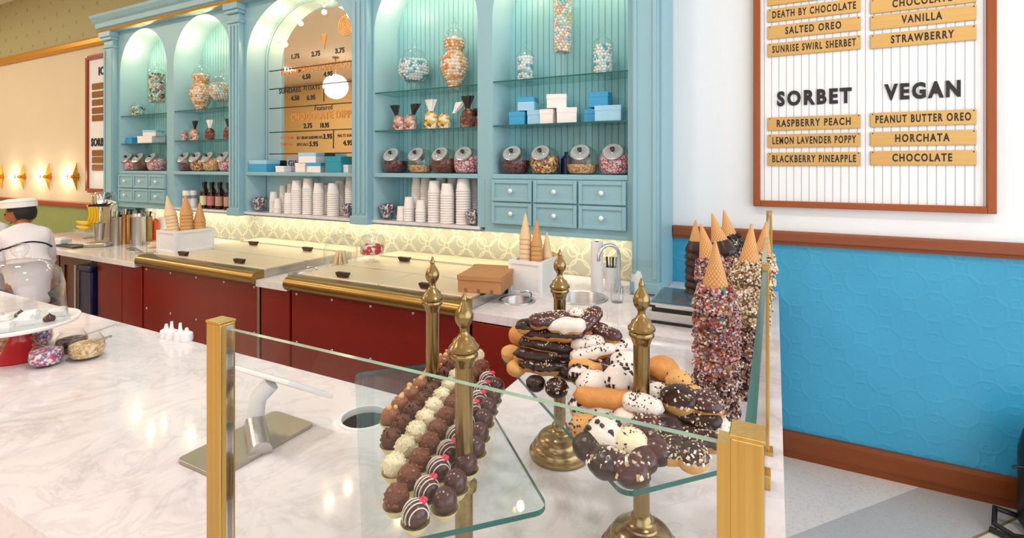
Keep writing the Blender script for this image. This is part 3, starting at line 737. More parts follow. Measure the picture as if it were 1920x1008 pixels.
# --- slanted candy jars
def jar_shape(sc, z1, n=26):
    P = [(.06, 0), (.08, .006), (.094, .03), (.1, .07), (.097, .11), (.085, .14), (.06, .162), (.03, .172), (0, .175)]
    out = [(0, 0)]
    for r, z in P:
        if z > z1: out += [(r * sc, z1), (0, z1 + .004)]; return out
        out.append((r * sc, z + (.004 if sc < 1 and z == 0 else 0)))
    return out
tj = thing('slanted_candy_jar', '', 'jar')
MB().lathe(jar_shape(1, 9), seg=28, mat=Matrix.Diagonal((1, .92, 1, 1))).build('glass_body', 'glass_jar', tj)
nm = Matrix.Translation((0, -.055, .128)) @ Matrix.Rotation(R(48), 4, 'X')
MB().lathe([(.056, -.03), (.052, .0), (.062, .004), (.062, .012), (.054, .014)], seg=28, mat=nm).build('mouth_rim', 'steel', tj)
M['lid_grey'] = plain('frosted_lid', '#aeb3b6', 0.25, var=0.1)
ld = MB().lathe([(.056, .012), (.057, .016), (.046, .019), (.030, .014), (.012, .016), (0, .016)], seg=28, mat=nm).build('lid', 'lid_grey', tj)
MB().lathe([(.006, .015), (.006, .024), (.014, .030), (.014, .038), (0, .042)], seg=14, mat=nm).build('knob', 'knob_brown', ld)
JARS = [
 # u, board z, fill, level, label core
 (250, 'f_pinknp', .10, 'pink candy', 'first from the hutch end, end niche'), (270, 'f_maroon', .11, 'red-brown candy', 'middle jar of the end niche'), (295, 'f_pinknp', .12, 'rose pink candy', 'next to the divider in the end niche'),
 (356, 'f_maroon', .06, 'a little plum candy', 'first in the niche above the bottles'), (377, 'f_multi', .11, 'mixed yellow candy', 'second in the niche above the bottles'), (401, 'f_tan', .12, 'amber candy', 'third in the niche above the bottles'), (430, 'f_pinknp', .11, 'pink sprinkles', 'beside the fluted pilaster above the bottles'),
 (742, 'f_maroon', .085, 'dark chocolates', 'nearly half full, beside the mirror niche'), (789, 'f_tan', .055, 'tan nuts', 'low level, second along above the paper cups'), (834, 'f_brown', .10, 'brown chocolates', 'third along above the paper cups'), (876, 'f_pinknp', .12, 'pink sprinkles', 'fourth along above the paper cups'),
 (967, 'f_maroon', .085, 'dark plum candy', 'first above the six drawers'), (1021, 'f_multi', .11, 'mixed yellow and red candy', 'second above the six drawers'), (1092, 'f_tan', .06, 'orange-tan candy', 'third above the six drawers'), (1153, 'f_pinknp', .12, 'pink candy pieces', 'fourth above the six drawers')]
FILLM = {}
for n, (u, fm, lev, what, where) in enumerate(JARS):
    lab = 'slanted glass jar of %s, %s' % (what, where)
    loc = (xs(u, 2.96), 2.96, 1.5455)
    if n == 0: tj.location = loc; tj['label'] = lab; tj['group'] = 'slanted candy jars on the hutch boards'; o = tj
    else: o = dup(tj, lab, loc)
    o.rotation_euler = (0, 0, R(4 + 4 * math.sin(n * 2)))
    fo = MB().lathe(jar_shape(.94, lev), seg=26, mat=Matrix.Diagonal((1, .92, 1, 1))).build('candy_fill', fm)
    fo.location = (loc[0], loc[1], loc[2] + .002)
    tag(fo, '%s inside the slanted jar, %s' % (what, where), 'candy', 'candy in the slanted jars', 'stuff')
b = MB().lathe([(0, 0), (.035, 0), (.035, .10), (.012, .12), (.012, .14), (0, .14)]).build('bottle', 'navy'); b.location = (xs(1062, 3.03), 3.03, 1.5455); tag(b, 'cobalt blue bottle between the candy jars above the drawers', 'bottle')

# --- cartons
def carton(u, z, w, d, h, mats, label, y=YS, rz=0.0, group='gift cartons in the hutch'):
    t = thing('gift_carton', label, 'box', (xs(u, y), y, z), rz, group)
    MB().box(-w / 2, w / 2, -d / 2, d / 2, 0, h * .72).build('base', mats[0], t, smooth=0, bevel=.002)
    MB().box(-w / 2 - .002, w / 2 + .002, -d / 2 - .002, d / 2 + .002, h * .66, h).build('lid', mats[1], t, smooth=0, bevel=.002)
    return t
z2 = 1.8265
carton(250, z2, .22, .14, .035, ('box_blue', 'box_blue'), 'flat blue carton at the bottom of the end niche pile'); carton(250, z2 + .0355, .20, .13, .03, ('box_blue', 'box_blue'), 'flat blue carton lying on another blue carton in the end niche')
carton(284, z2, .17, .16, .07, ('box_white', 'box_white'), 'white carton beside the flat blue cartons in the end niche', rz=.3); carton(288, z2 + .0705, .13, .13, .06, ('box_white', 'box_lightblue'), 'white carton with blue top stacked highest in the end niche', rz=.5)
z5 = 1.8575
carton(975, z5, .105, .12, .085, ('box_blue', 'box_blue'), 'bright blue carton by the hutch divider, bottom of pile', rz=.1); carton(1007, z5, .09, .1, .09, ('box_lightblue', 'box_lightblue'), 'pale blue carton between blue and white cartons')
carton(990, z5 + .0905, .11, .1, .085, ('box_lightblue', 'box_blue'), 'blue carton resting on the two cartons by the divider', rz=.15)
carton(1031, z5, .085, .13, .09, ('box_white', 'box_white'), 'white carton at the bottom, beside the pale blue one', rz=.05); carton(1063, z5, .12, .13, .095, ('box_white', 'box_white'), 'larger white carton at the bottom of the white pile', rz=.35)
carton(1045, z5 + .0955, .12, .12, .085, ('box_white', 'box_white'), 'white carton topping the white pile', rz=.3)
carton(1117, z5, .11, .12, .08, ('box_blue', 'box_blue'), 'deep blue carton half behind a pale carton near the pilaster', y=3.0); carton(1143, z5, .15, .12, .09, ('box_lightblue', 'box_lightblue'), 'wide pale blue carton at the pilaster end', y=2.93, rz=.1)
carton(1125, z5 + .0905, .12, .1, .09, ('box_blue', 'box_blue'), 'blue carton set on the cartons near the pilaster', y=2.985, rz=.05)
zb = 1.5455; ym = 2.92
carton(496, zb, .22, .13, .10, ('box_blue', 'box_lightblue'), 'large sky blue carton at the mirror niche corner', ym); carton(534, zb, .10, .1, .05, ('box_white', 'box_white'), 'small white carton in front of the mirror', ym)
c_ = carton(553, zb, .16, .03, .13, ('grey_card', 'grey_card'), 'grey upright gift card box lettered in black before the mirror', 2.96)
MB().text('Gift', .07, (0, -.0185, .07), extrude=.0005, bold=.001).build('lettering', 'letter', c_, smooth=0)
carton(573, zb, .11, .11, .075, ('box_white', 'box_white'), 'white carton at the bottom of the mirror niche pile', 2.9); carton(594, zb, .11, .11, .075, ('box_white', 'box_blue'), 'white carton with blue corner beside it at the mirror', 2.9, .4)
carton(584, zb + .0755, .16, .11, .08, ('box_white', 'box_lightblue'), 'white and blue carton stacked on two white cartons', 2.9, .2)
carton(635, zb, .15, .13, .125, ('box_teal', 'box_teal'), 'tall teal carton before the mirror', 2.92, .1); carton(657, zb, .05, .1, .06, ('box_white', 'box_white'), 'narrow white carton beside the teal carton', 2.94)

# --- bags of sweets
def bag(u, z, mat_fill, mat_top, label, y=2.95, s=1.0, lean=0.0, w=.10):
    t = thing('sweet_bag', label, 'bag', (xs(u, y), y, z), 0, 'gathered sweet bags on the glass shelves')
    wob = lambda a, zz: 1 + .06 * math.sin(5 * a + zz * 60) + .05 * math.sin(3 * a)
    MB().lathe([(0, 0), (w * .48, .0), (w * .52, .02), (w * .5, .07), (w * .42, .095), (w * .16, .115)], seg=20, wob=wob, mat=Matrix.Diagonal((1, .7, 1, 1))).build('pouch', mat_fill, t)
    MB().lathe([(w * .15, .112), (w * .13, .12), (w * .2, .14), (w * .36, .185), (w * .34, .19), (w * .1, .15)], seg=20, wob=lambda a, zz: 1 + .25 * math.sin(4 * a), mat=Matrix.Shear('XY', 4, (lean, 0)) @ Matrix.Diagonal((1, .45, 1, 1))).build('gathered_top', mat_top, t)
    t.scale = (s, s, s); return t
swatch('b_pinkbrown', ['#b98478', '#d9b1a2', '#8a4a3a', '#e8d6cc'], 50); swatch('b_yellow', ['#d9b23a', '#efe3c6', '#8a5a2a', '#f2ead8'], 50); swatch('b_brown', ['#5a2c20', '#a36a56', '#7c4232'], 50)
bag(342, 1.8355, 'b_pinkbrown', 'black', 'black-topped bag of pink sweets nearest the end niche'.replace('nearest', 'closest to'), lean=-.3)
bag(364, 1.8355, 'b_pinkbrown', 'black', 'black-topped bag of pink sweets in the middle above the bottles', lean=.1)
bag(393, 1.8355, 'b_brown', 'white_matte', 'white-topped bag of amber sweets above the syrup bottles')
bag(428, 1.8355, 'b_brown', 'black', 'dark bag of brown sweets against the fluted pilaster')
bag(748, 1.8535, 'b_pinkbrown', 'black', 'black-topped bag of pink sweets, first beside the mirror niche', lean=-.2); bag(768, 1.8535, 'b_pinkbrown', 'black', 'black-topped bag of pink sweets, second beside the mirror niche', lean=.3)
bag(808, 1.8535, 'b_yellow', 'white_matte', 'taller white-topped bag of yellow sweets', s=1.12); bag(832, 1.8535, 'b_yellow', 'white_matte', 'shorter white-topped bag of yellow sweets leaning over', s=.95, lean=.8)
bag(877, 1.8535, 'b_brown', 'black', 'tall black-topped bag of brown sweets by the divider', s=1.15); bag(894, 1.8535, 'b_brown', 'black', 'low dark bag of sweets touching the divider', s=.7, y=2.97)

# --- paper cups: every nested cup is an object
cup = None
def cup_stack(u, y, v_top, r, where, z=1.206):
    global cup
    x = xs(u, y); h = min(1.6 + cast(u, v_top).z * y / cast(u, v_top).y, 1.505) - z
    pitch = .017; hc = .085; n = max(1, int(round((h - hc) / pitch)) + 1)
    if n > 14: pitch = (h - hc) / 13; n = 14
    for k in range(n):
        if cup is None:
            cup = MB().lathe([(0, .085), (.032, .085), (.033, .083), (.0395, .012), (.041, .010), (.0425, .006), (.0425, .002), (.040, 0)], seg=20).build('paper_cup', 'paper_cup'); o = cup
        else: o = cup.copy(); COL.objects.link(o)
        o.location = (x, y, z + k * pitch); o.scale = (r / .0425, r / .0425, 1)
        tag(o, 'white paper cup nested in the %s' % where, 'cup', 'paper cups in the %s' % where)
cups3 = [(513, 2.93, 360, .034), (521, 2.89, 372, .034), (531, 3.0, 348, .034), (541, 2.89, 361, .036), (557, 2.92, 337, .046), (578, 2.93, 333, .046), (598, 2.93, 341, .046), (609, 2.99, 346, .046), (625, 2.92, 343, .048), (638, 3.0, 337, .046), (658, 2.97, 333, .046), (589, 3.02, 333, .045), (546, 3.0, 345, .038)]
for n, (u, y, v, r) in enumerate(cups3): cup_stack(u, y, v, r, '%s cup stack of the mirror niche' % ORD[n])
cups4 = [(752, 2.89, 387, .032), (767, 2.90, 371, .038), (789, 2.89, 376, .038), (781, 2.99, 333, .038), (798, 3.0, 333, .040), (815, 2.91, 337, .048), (839, 2.90, 345, .050), (869, 2.91, 333, .052), (827, 3.01, 334, .045), (849, 3.01, 334, .045), (889, 3.02, 335, .042)]
for n, (u, y, v, r) in enumerate(cups4): cup_stack(u, y, v, r, '%s cup stack in the niche beside the drawers' % ORD[n])
# --- small glass bowls of wrapped sweets beside the cups
swatch('f_wrapped', ['#8f3a48', '#d8d3dc', '#3f4a66', '#b98a8f', '#e9e4e6', '#4d6a78'], 70)
def sweetbowl(u, y, s, label, flabel, z=1.206):
    t = thing('sweet_bowl', label, 'bowl', (xs(u, y), y, z)); t.scale = (s, s, s)
    MB().lathe([(0, 0), (.04, 0), (.045, .01), (.066, .07), (.075, .10), (.073, .10), (.063, .07), (.042, .014), (0, .01)], seg=20, wob=lambda a, zz: 1 + .05 * math.cos(8 * a) * (zz / .1)).build('glass_body', 'glass_jar', t)
    f = MB().lathe([(0, .012), (.038, .014), (.06, .07), (.066, .10), (.04, .125), (0, .135)], seg=18, wob=lambda a, zz: 1 + .08 * math.sin(7 * a + zz * 90)).build('wrapped_sweets', 'f_wrapped')
    f.location = t.location; f.scale = t.scale; tag(f, flabel, 'candy', kind='stuff')
sweetbowl(487, 2.92, .95, 'glass bowl of wrapped sweets at the start of the mirror niche cups', 'wrapped sweets in the bowl before the short cup stacks'); sweetbowl(653, 2.885, .8, 'glass bowl of wrapped sweets at the end of the mirror niche cups', 'wrapped sweets in the bowl after the tall cup stacks')
sweetbowl(727, 2.92, .9, 'glass bowl of wrapped sweets in front of the blue niche side', 'wrapped sweets in the bowl beside the shortest cups'); sweetbowl(888, 2.885, .8, 'glass bowl of wrapped sweets against the drawer divider', 'wrapped sweets in the bowl against the drawer divider')
# --- syrup bottles and white tins
bt = None
for row, y in enumerate((2.89, 2.96)):
    for k in range(4):
        u = (382, 396, 411, 427)[k] + row * 3
        lm = ('label_cream', 'label_pink', 'label_tan', 'label_tan')[k]
        t = thing('syrup_bottle', 'dark syrup bottle, %s along the %s row of the niche' % (ORD[k], ('front', 'rear')[row]), 'bottle', (xs(u, y), y, 1.206), 0, 'syrup bottles in the hutch')
        MB().lathe([(0, 0), (.030, 0), (.031, .13), (.026, .16), (.013, .185), (.0125, .22), (0, .22)], seg=16).build('glass_body', 'syrup_brown', t)
        MB().lathe([(.0318, .03), (.0318, .115)], seg=16).build('paper_label', lm, t)
        MB().lathe([(.014, .215), (.014, .24), (0, .24)], seg=12).build('cap', 'black', t)
for k, u in enumerate((350, 362)):
    y = 2.9 + .05 * k; t = thing('white_tin', 'white tin %s' % ('standing first in the bottle niche', 'between the first white tin and the bottles')[k], 'tin', (xs(u, y), y, 1.206))
    MB().lathe([(0, 0), (.034, 0), (.034, .15), (.031, .155), (0, .155)], seg=18).build('body', 'white_gloss', t)
    MB().lathe([(.0345, .08), (.0345, .11)], seg=18).build('printed_band', 'grey_card', t)

# ================================================================== MENU BOARDS
mb = thing('menu_board', 'large framed white menu board with SORBET and VEGAN headings', 'sign', (.41, 3.19, 2.1))
x0, x1, zb0, zt0 = -.108, .923, 1.372, 2.75
MB().box(x0 + .03, x1 - .03, 3.175, 3.199, zb0 + .02, zt0).build('panel', 'bead_white', mb, True, smooth=0)
MB().box(x0, x0 + .036, 3.155, 3.199, zb0, zt0).build('frame_stile', 'frame_wood_v', mb, True, smooth=0, bevel=.004); MB().box(x1 - .036, x1, 3.155, 3.199, zb0, zt0).build('frame_stile', 'frame_wood_v', mb, True, smooth=0, bevel=.004)
MB().box(x0 + .036, x1 - .036, 3.155, 3.199, zb0, zb0 + .034).build('frame_rail', 'frame_wood', mb, True, smooth=0, bevel=.004); MB().box(x0 + .036, x1 - .036, 3.155, 3.199, zt0 - .034, zt0).build('frame_rail', 'frame_wood', mb, True, smooth=0, bevel=.004)
MB().text('SORBET', .105, (.182, 3.172, 1.962), extrude=.003, bold=.0045, width=.345, sp=1.3).build('heading', 'letter', mb, True, smooth=0)
MB().text('VEGAN', .105, (.648, 3.172, 1.967), extrude=.003, bold=.0045, width=.30, sp=1.3).build('heading', 'letter', mb, True, smooth=0)
PL = [(0, 2.427, '', 'partly cut brass plaque at the top of the narrow column'), (0, 2.337, 'DEATH BY CHOCOLATE', ''), (0, 2.25 + .003, 'SALTED OREO', ''), (0, 2.245 - .078 + .0, 'SUNRISE SWIRL SHERBET', ''),
      (1, 2.43, 'CHOCOLATE', 'brass plaque reading CHOCOLATE above the VANILLA plaque'), (1, 2.337, 'VANILLA', ''), (1, 2.245, 'STRAWBERRY', ''),
      (0, 1.825, 'RASPBERRY PEACH', ''), (0, 1.733, 'LEMON LAVENDER POPPY', ''), (0, 1.64, 'BLACKBERRY PINEAPPLE', ''),
      (1, 1.835, 'PEANUT BUTTER OREO', ''), (1, 1.74, 'HORCHATA', ''), (1, 1.645, 'CHOCOLATE', 'brass plaque reading CHOCOLATE at the bottom of the VEGAN list')]
def zrow(u, v): return on_y(u, v, 3.172).z
PZ = [zrow(1526, -12), zrow(1526, 20), zrow(1526, 53), zrow(1526, 87), zrow(1728, 2), zrow(1728, 34), zrow(1728, 70), zrow(1526, 230), zrow(1526, 263), zrow(1526, 298), zrow(1728, 222), zrow(1728, 259), zrow(1728, 296)]
for (c, z, s, lab), zz in zip(PL, PZ):
    a, e = ((-.035, .394), (.435, .852))[c]
    t = thing('flavour_plaque', lab or 'brass plaque reading %s on the framed menu board' % s, 'plaque', ((a + e) / 2, 3.172, zz), 0, 'brass flavour plaques')
    w = e - a
    pl = MB().box(-w / 2, w / 2, -.006, .002, -.036, .036).build('plate', 'plaque', t, smooth=0, bevel=.001)
    if s: MB().text(s, .053, (0, -.0065, 0), extrude=.0008, bold=.0016, width=w * .90, sx=.62, sp=1.28).build('lettering', 'letter', t, smooth=0)
    for sx in (-1, 1): MB().ball((sx * (w / 2 - .010), -.006, .029), .0032, 8, 5).build('screw', 'knob_brown', t)
# far menu board
m2 = thing('menu_board', 'narrow framed menu board half hidden behind the hutch end', 'sign', (-7.2, 3.19, 2))
A = on_y(166, 120, 3.19); xa = A.x; xb_ = -6.28; za, zc = 1.32, 2.88
MB().box(xa + .03, xb_ + .3, 3.175, 3.199, za, zc).build('panel', 'bead_white', m2, True, smooth=0)
MB().box(xa, xa + .05, 3.155, 3.199, za - .03, zc + .03).build('frame_stile', 'red_wood', m2, True, smooth=0); MB().box(xa + .05, xb_ + .3, 3.155, 3.199, zc, zc + .05).build('frame_rail', 'red_wood', m2, True, smooth=0); MB().box(xa + .05, xb_ + .3, 3.155, 3.199, za - .05, za).build('frame_rail', 'red_wood', m2, True, smooth=0)
p = on_y(187, 134, 3.172); MB().text('ICE CREAM', .13, (p.x - .03, 3.172, p.z), extrude=.003, bold=.005, align='LEFT').build('heading', 'letter', m2, True, smooth=0)
p = on_y(187, 267, 3.172); MB().text('SORBET', .13, (p.x + .01, 3.172, p.z), extrude=.003, bold=.005, width=.42).build('heading', 'letter', m2, True, smooth=0)
for n, v in enumerate((163, 178, 193, 208, 222, 287, 300, 314)):
    p = on_y(172, v, 3.17); t = thing('flavour_plaque', 'dark brass plaque, %s from the top on the board by the hutch end' % ORD[n], 'plaque', (p.x + .35, 3.172, p.z), 0, 'plaques on the far board')
    MB().box(-.34, .5, -.006, .002, -.036, .036).build('plate', 'plaque_dark', t, smooth=0)

# star sconces and bulbs
def star(u, n):
    p = on_y(u, 331, 3.19)
    t = thing('star_sconce', 'gold starburst wall sconce, %s from the menu board' % ORD[n], 'sconce', (p.x, 3.198, p.z), 0, 'star sconces on the cream wall')
    b = MB(); pts = []
    for k in range(16):
        a = PI / 2 + PI * k / 8
        r = (.19 if k in (0, 8) else .085 if k in (4, 12) else .07) if k % 2 == 0 else .03
        pts.append((r * math.cos(a), r * math.sin(a)))
    c = b.bm.verts.new((0, -.06, 0)); V = [b.bm.verts.new((q[0], -.004, q[1])) for q in pts]; c2 = b.bm.verts.new((0, -.001, 0))
    for k in range(16): b._f([c, V[k], V[(k + 1) % 16]]); b._f([c2, V[(k + 1) % 16], V[k]])
    b.build('starburst', 'gold_trim', t, smooth=0)
    MB().ball((0, -.055, 0), .022, 12, 8).build('boss', 'gold_trim', t)
for n, u in enumerate((144, 92, 44, 3)): star(u, n)
for n, u in enumerate((170, 119, 68, 21)):
    p = on_y(u, 331, 3.16)
    if n == 0: continue
    t = thing('wall_bulb', 'glowing bulb between star sconces, %s from the menu board' % ORD[n - 1], 'lamp', (p.x, 3.165, p.z), 0, 'bulbs between the star sconces')
    MB().ball((0, 0, 0), .03, 14, 8).build('bulb', 'lamp_globe', t); MB().lathe([(.02, 0), (.02, .033)], seg=12, mat=Matrix.Rotation(R(-90), 4, 'X')).build('socket', 'gold_trim', t)
    point('wall_bulb_light', (p.x, 3.06, p.z), 2.6, .03, (1, .86, .62))

# pendant lamps: the mirrored globe, plus three added for their light
def pendant(x, y, z, r, label):
    t = thing('pendant_lamp', label, 'lamp', (x, y, 3.94), 0, 'opal globe pendants')
    MB().ball((0, 0, z - 3.94), r, 28, 16).build('globe', 'lamp_globe', t); MB().tube([(0, 0, 0), (0, 0, z - 3.94 + r)], .012).build('rod', 'brass', t); MB().cyl((0, 0, 0), .07, -.03, 0).build('canopy', 'brass', t)
pendant(-8.43, -2, 3.3, .26, 'large opal globe pendant seen in the mirror')
for n, (x, y) in enumerate(((-3.0, -1.2), (-.2, -1.6), (-5.6, -1.4))): pendant(x, y, 3.25, .2, 'added opal globe pendant on a brass rod over the customer side, %s' % ORD[n])
for n, (x, y) in enumerate(((-5.5, .6), (-3.2, .9), (-1.2, .9), (.9, .9), (-8.5, .6), (-10.5, 1.2), (-7.5, -2.2), (-10.5, -2.4), (-4.5, -2.4))):  # unseen ceiling lights added to brighten the counter and the room behind
    t = thing('added_ceiling_light', 'added round ceiling fill light, %s along the counter' % ORD[n], 'lamp', (x, y, 3.94), 0, 'added ceiling fill lights')
    MB().lathe([(.07, -.004), (.10, -.004), (.10, -.012), (.07, -.012)], seg=24).build('ring', 'white_matte', t); MB().cyl((0, 0, 0), .07, -.008, -.002).build('diffuser', 'lamp_globe', t)
    a = area('added_ceiling_fill', (x, y, 3.91), (0, 0, 0), .3, .3, 17 if x > -6 and y > 0 else 40, (1, .98, .97) if x > -4 else (1, .91, .76))

# ================================================================== BACK COUNTER GOODS
def base_at(u, v, z=.9): return on_z(u, v, z)
# drink mixer
p = base_at(196, 459); mx = thing('drink_mixer', 'silver soda-fountain drink mixer at the hutch end', 'mixer', p, R(35))
MB().prism([(-.09, -.14), (.09, -.14), (.1, .1), (-.1, .1)], 0, .035).build('base', 'steel', mx, bevel=.01)
MB().prism([(-.03, 0), (.03, 0), (.035, .1), (.03, .3), (.05, .36), (-.05, .36), (-.03, .3), (-.035, .1)], .03, .11, 'xz').build('column', 'steel', mx, bevel=.01)
MB().lathe([(0, 0), (.06, 0), (.075, .02), (.075, .09), (.06, .115), (0, .12)], (0, 0, .35), 24, Matrix.Diagonal((1, 1.5, 1, 1))).build('motor_head', 'chrome', mx)
MB().tube([(0, -.06, .36), (0, -.06, .12)], [.012, .006]).build('spindle', 'chrome', mx)
MB().lathe([(.03, .06), (.042, .2), (.044, .2), (.03, .055), (0, .055)], (0, -.07, 0), 20).build('cup_rest', 'steel', mx)
MB().box(-.07, .07, -.1, -.06, .345, .362).build('head_bracket', 'black', mx)
# bananas
p = base_at(166, 446); bb = thing('banana_dish', 'clear footed dish of bananas beside the drink mixer', 'dish', p)
MB().lathe([(0, 0), (.05, 0), (.02, .02), (.03, .05), (.11, .08), (.12, .1), (.1, .085), (.03, .06), (0, .055)]).build('glass_body', 'glass_jar', bb)
for k in range(6):
    a = -.6 + .24 * k; o = MB(); up = k > 1
    pts = []; rs = []
    for i in range(9):
        t = i / 8; ang = -1.1 + 2.2 * t
        if up: pts.append((.055 * (k - 3.5) + .05 * math.sin(t * 2), -.02 + .06 * math.cos(ang), .1 + .22 * t))
        else: pts.append((-.11 + .22 * t, -.06 + .03 * math.cos(ang), .10 + .045 * k + .012 * math.sin(ang * ang)))
        rs.append(.022 * math.sin(PI * min(.93, max(.07, t))) ** .5)
    o.tube(pts, rs, 8); b = o.build('banana', 'banana'); b.location = p
    tag(b, ('yellow banana %s in the dish bunch beside the drink mixer' % ('standing ' + ORD[k - 2] if up else 'lying ' + ('lowest', 'upper')[k])), 'banana', 'bananas in the footed dish')
# black mat with papers
p = base_at(140, 461); m = MB().box(-.16, .16, -.08, .08, 0, .012).build('bar_mat', 'black', bevel=.003); m.location = p; tag(m, 'black bar mat lying before the drink mixer', 'mat')
p = base_at(116, 458); t = thing('napkin_box', 'small white napkin box beside the black bar mat', 'box', p, .3); MB().box(-.05, .05, -.05, .05, 0, .05).build('box', 'white_matte', t, bevel=.004); MB().box(-.03, .03, -.03, .03, .05, .06).build('napkin', 'box_white', t)
p = base_at(150, 457, .912); o = MB().box(-.12, .12, -.02, .02, 0, .006).build('paper_slip', 'white_matte'); o.location = (p.x, p.y, .9125); o.rotation_euler = (0, 0, .2); tag(o, 'white paper slip on the black bar mat', 'paper')
# tins
def tin(u, v, h, r, mat, label, lid=None):
    p = base_at(u, v); t = thing('metal_canister', label, 'canister', p, 0, 'metal canisters on the worktop')
    MB().lathe([(0, 0), (r, 0), (r, h), (r * 1.04, h + .004), (r * 1.04, h + .012), (r * .95, h + .012), (r * .93, h * .6), (0, h * .6)], seg=24).build('body', mat, t)
    if lid:
        l = MB().lathe([(r * 1.05, h + .012), (r * .9, h + .04), (r * .3, h + .055), (0, h + .055)], seg=24).build('lid', mat, t)
        MB().lathe([(r * .2, h + .05), (r * .2, h + .065), (r * .42, h + .07), (r * .42, h + .085), (0, h + .088)], seg=14).build('knob', 'black', l)
    else:
        for k in range(3): MB().tube([(r * .3 * (k - 1), 0, h * .62), (r * .5 * (k - 1), .01 * k, h * 1.25)], [.005, .008]).build('scoop_handle', ('brass', 'steel', 'black')[k], t)
    return t
tin(217, 459, .235, .045, 'nickel', 'plain satin metal canister beside the drink mixer')
tin(233, 457, .25, .04, 'copper', 'copper canister of scoops beside the satin canister')
tin(260, 459, .24, .052, 'steel', 'steel topping canister with black knob lid', True)
tin(246, 449, .2, .04, 'brass', 'small brass canister behind the steel topping canister', True)
tin(276, 452, .22, .04, 'brass', 'brass canister between the steel canister and orange bottle')
p = base_at(291, 449); t = thing('syrup_pump', 'orange syrup bottle with pump behind the cone box', 'bottle', p)
MB().lathe([(0, 0), (.036, 0), (.038, .15), (.03, .18), (.012, .2), (0, .2)]).build('bottle', 'orange', t); MB().tube([(0, 0, .2), (0, 0, .25), (-.05, -.02, .26)], .008).build('pump', 'white_gloss', t)
p = base_at(306, 447); o = MB().lathe([(0, 0), (.04, 0), (.042, .13), (.036, .2), (.0, .21)]).build('white_canister', 'white_gloss'); o.location = p; tag(o, 'white canister between the orange syrup and the cone box', 'canister')
p = base_at(254, 470); o = MB().tube([(-.2, -.0, .012), (.0, .0, .015), (.06, .0, .012)], [.008, .008, .006]); o.prism([(.05, -.03), (.16, -.035), (.16, .035), (.05, .03)], .006, .012); o = o.build('spatula', 'steel'); o.location = p; o.rotation_euler = (0, 0, 2.9); tag(o, 'steel spatula lying before the canisters', 'spatula')
p = base_at(281, 478); o = MB().tube([(-.12, 0, .012), (.06, 0, .012)], .008); o.ball((.08, 0, .02), .02); o = o.build('ice_cream_scoop', 'chrome'); o.location = p; o.rotation_euler = (0, 0, .4); tag(o, 'chrome ice cream scoop on the worktop by the cone box', 'scoop')
for k, (u, v) in enumerate(((290, 459), (296, 463), (286, 464))):
    q = base_at(u, v); o = MB().lathe([(0, 0), (.03, .004), (.034, .016), (.028, .026), (0, .03)], seg=12, wob=lambda a, z: 1 + .2 * math.sin(3 * a + z * 99)).build('waffle_piece', 'wafer_pale'); o.location = q; tag(o, 'broken waffle piece on the worktop, %s by the cone box' % ('rear', 'middle', 'front')[k], 'waffle', 'broken waffle pieces')

# ---- plain waffle cones
def cone_mesh(r, h, mat='waffle', name='waffle_cone'):
    return MB().lathe([(r * .93, -.002), (r, 0), (r * 1.02, .004), (r * .98, .01), (.004, h), (0, h + .001)], seg=22).build(name, mat)
plain_cone = None
def plain_stack(p0, axis, n, r, h, pitch, where, mat='waffle'):
    proto = None
    for k in range(n):
        if proto is None: proto = cone_mesh(r, h, mat); o = proto
        else: o = proto.copy(); COL.objects.link(o)
        ax = Vector(axis).normalized()
        o.location = Vector(p0) + ax * (pitch * k); o.rotation_euler = ax.to_track_quat('Z', 'Y').to_euler()
        tag(o, 'plain waffle cone, %s from the bottom, %s' % (ORD[k], where), 'cone', 'plain waffle cones in the %s' % where)
def cone_box(name_label, x0, x1, y0, y1, z, h):
    t = thing('cone_holder_box', name_label, 'box', ((x0 + x1) / 2, (y0 + y1) / 2, z)); a, e, c, d = -(x1 - x0) / 2, (x1 - x0) / 2, -(y1 - y0) / 2, (y1 - y0) / 2
    w = .014
    b = MB().box(a, e, c, c + w, 0, h).box(a, e, d - w, d, 0, h).box(a, a + w, c + w, d - w, 0, h).box(e - w, e, c + w, d - w, 0, h).box(a + w, e - w, c + w, d - w, 0, .012)
    b.build('box', 'white_gloss', t, smooth=0, bevel=.002)
    f = MB(); q = .018
    for (X0, X1, Y) in ((a, e, c),):
        f.box(X0, X0 + q, Y - .006, Y, 0, h).box(X1 - q, X1, Y - .006, Y, 0, h).box(X0 + q, X1 - q, Y - .006, Y, 0, q).box(X0 + q, X1 - q, Y - .006, Y, h - q, h)
    f.box(e, e + .006, c, c + q, 0, h).box(e, e + .006, d - q, d, 0, h).box(e, e + .006, c + q, d - q, 0, q).box(e, e + .006, c + q, d - q, h - q, h)
    f.build('moulding', 'white_gloss', t, smooth=0)
    MB().box(a + w, e - w, c + w, d - w, h - .03, h - .024).build('perforated_top', 'white_matte', t, smooth=0)
    return t
ZF = .9515
cone_box('white cone box standing on the dipping cabinet by the canisters', -4.13, -3.90, 2.19, 2.48, ZF, .165)
zc = ZF + .142
plain_stack((-4.06, 2.27, zc), (-.10, -.12, 1), 6, .042, .15, .026, 'pale stack leaning in the far cone box', 'wafer_pale')
plain_stack((-3.99, 2.33, zc), (-.02, -.04, 1), 6, .046, .15, .026, 'tallest stack of the far cone box')
plain_stack((-3.95, 2.40, zc), (.0, .0, 1), 4, .042, .15, .024, 'short stack in the far cone box')
cone_box('white panelled cone box beside the cardboard box and sinks', -1.295, -1.10, 2.475, 2.75, .9005, .185)
zc = .9005 + .162
plain_stack((-1.235, 2.56, zc), (0, 0, 1), 6, .034, .14, .026, 'tallest stack of the cone box by the sinks', 'wafer_pale')
plain_stack((-1.165, 2.56, zc), (0, 0, 1), 5, .032, .14, .024, 'second stack of the cone box by the sinks')
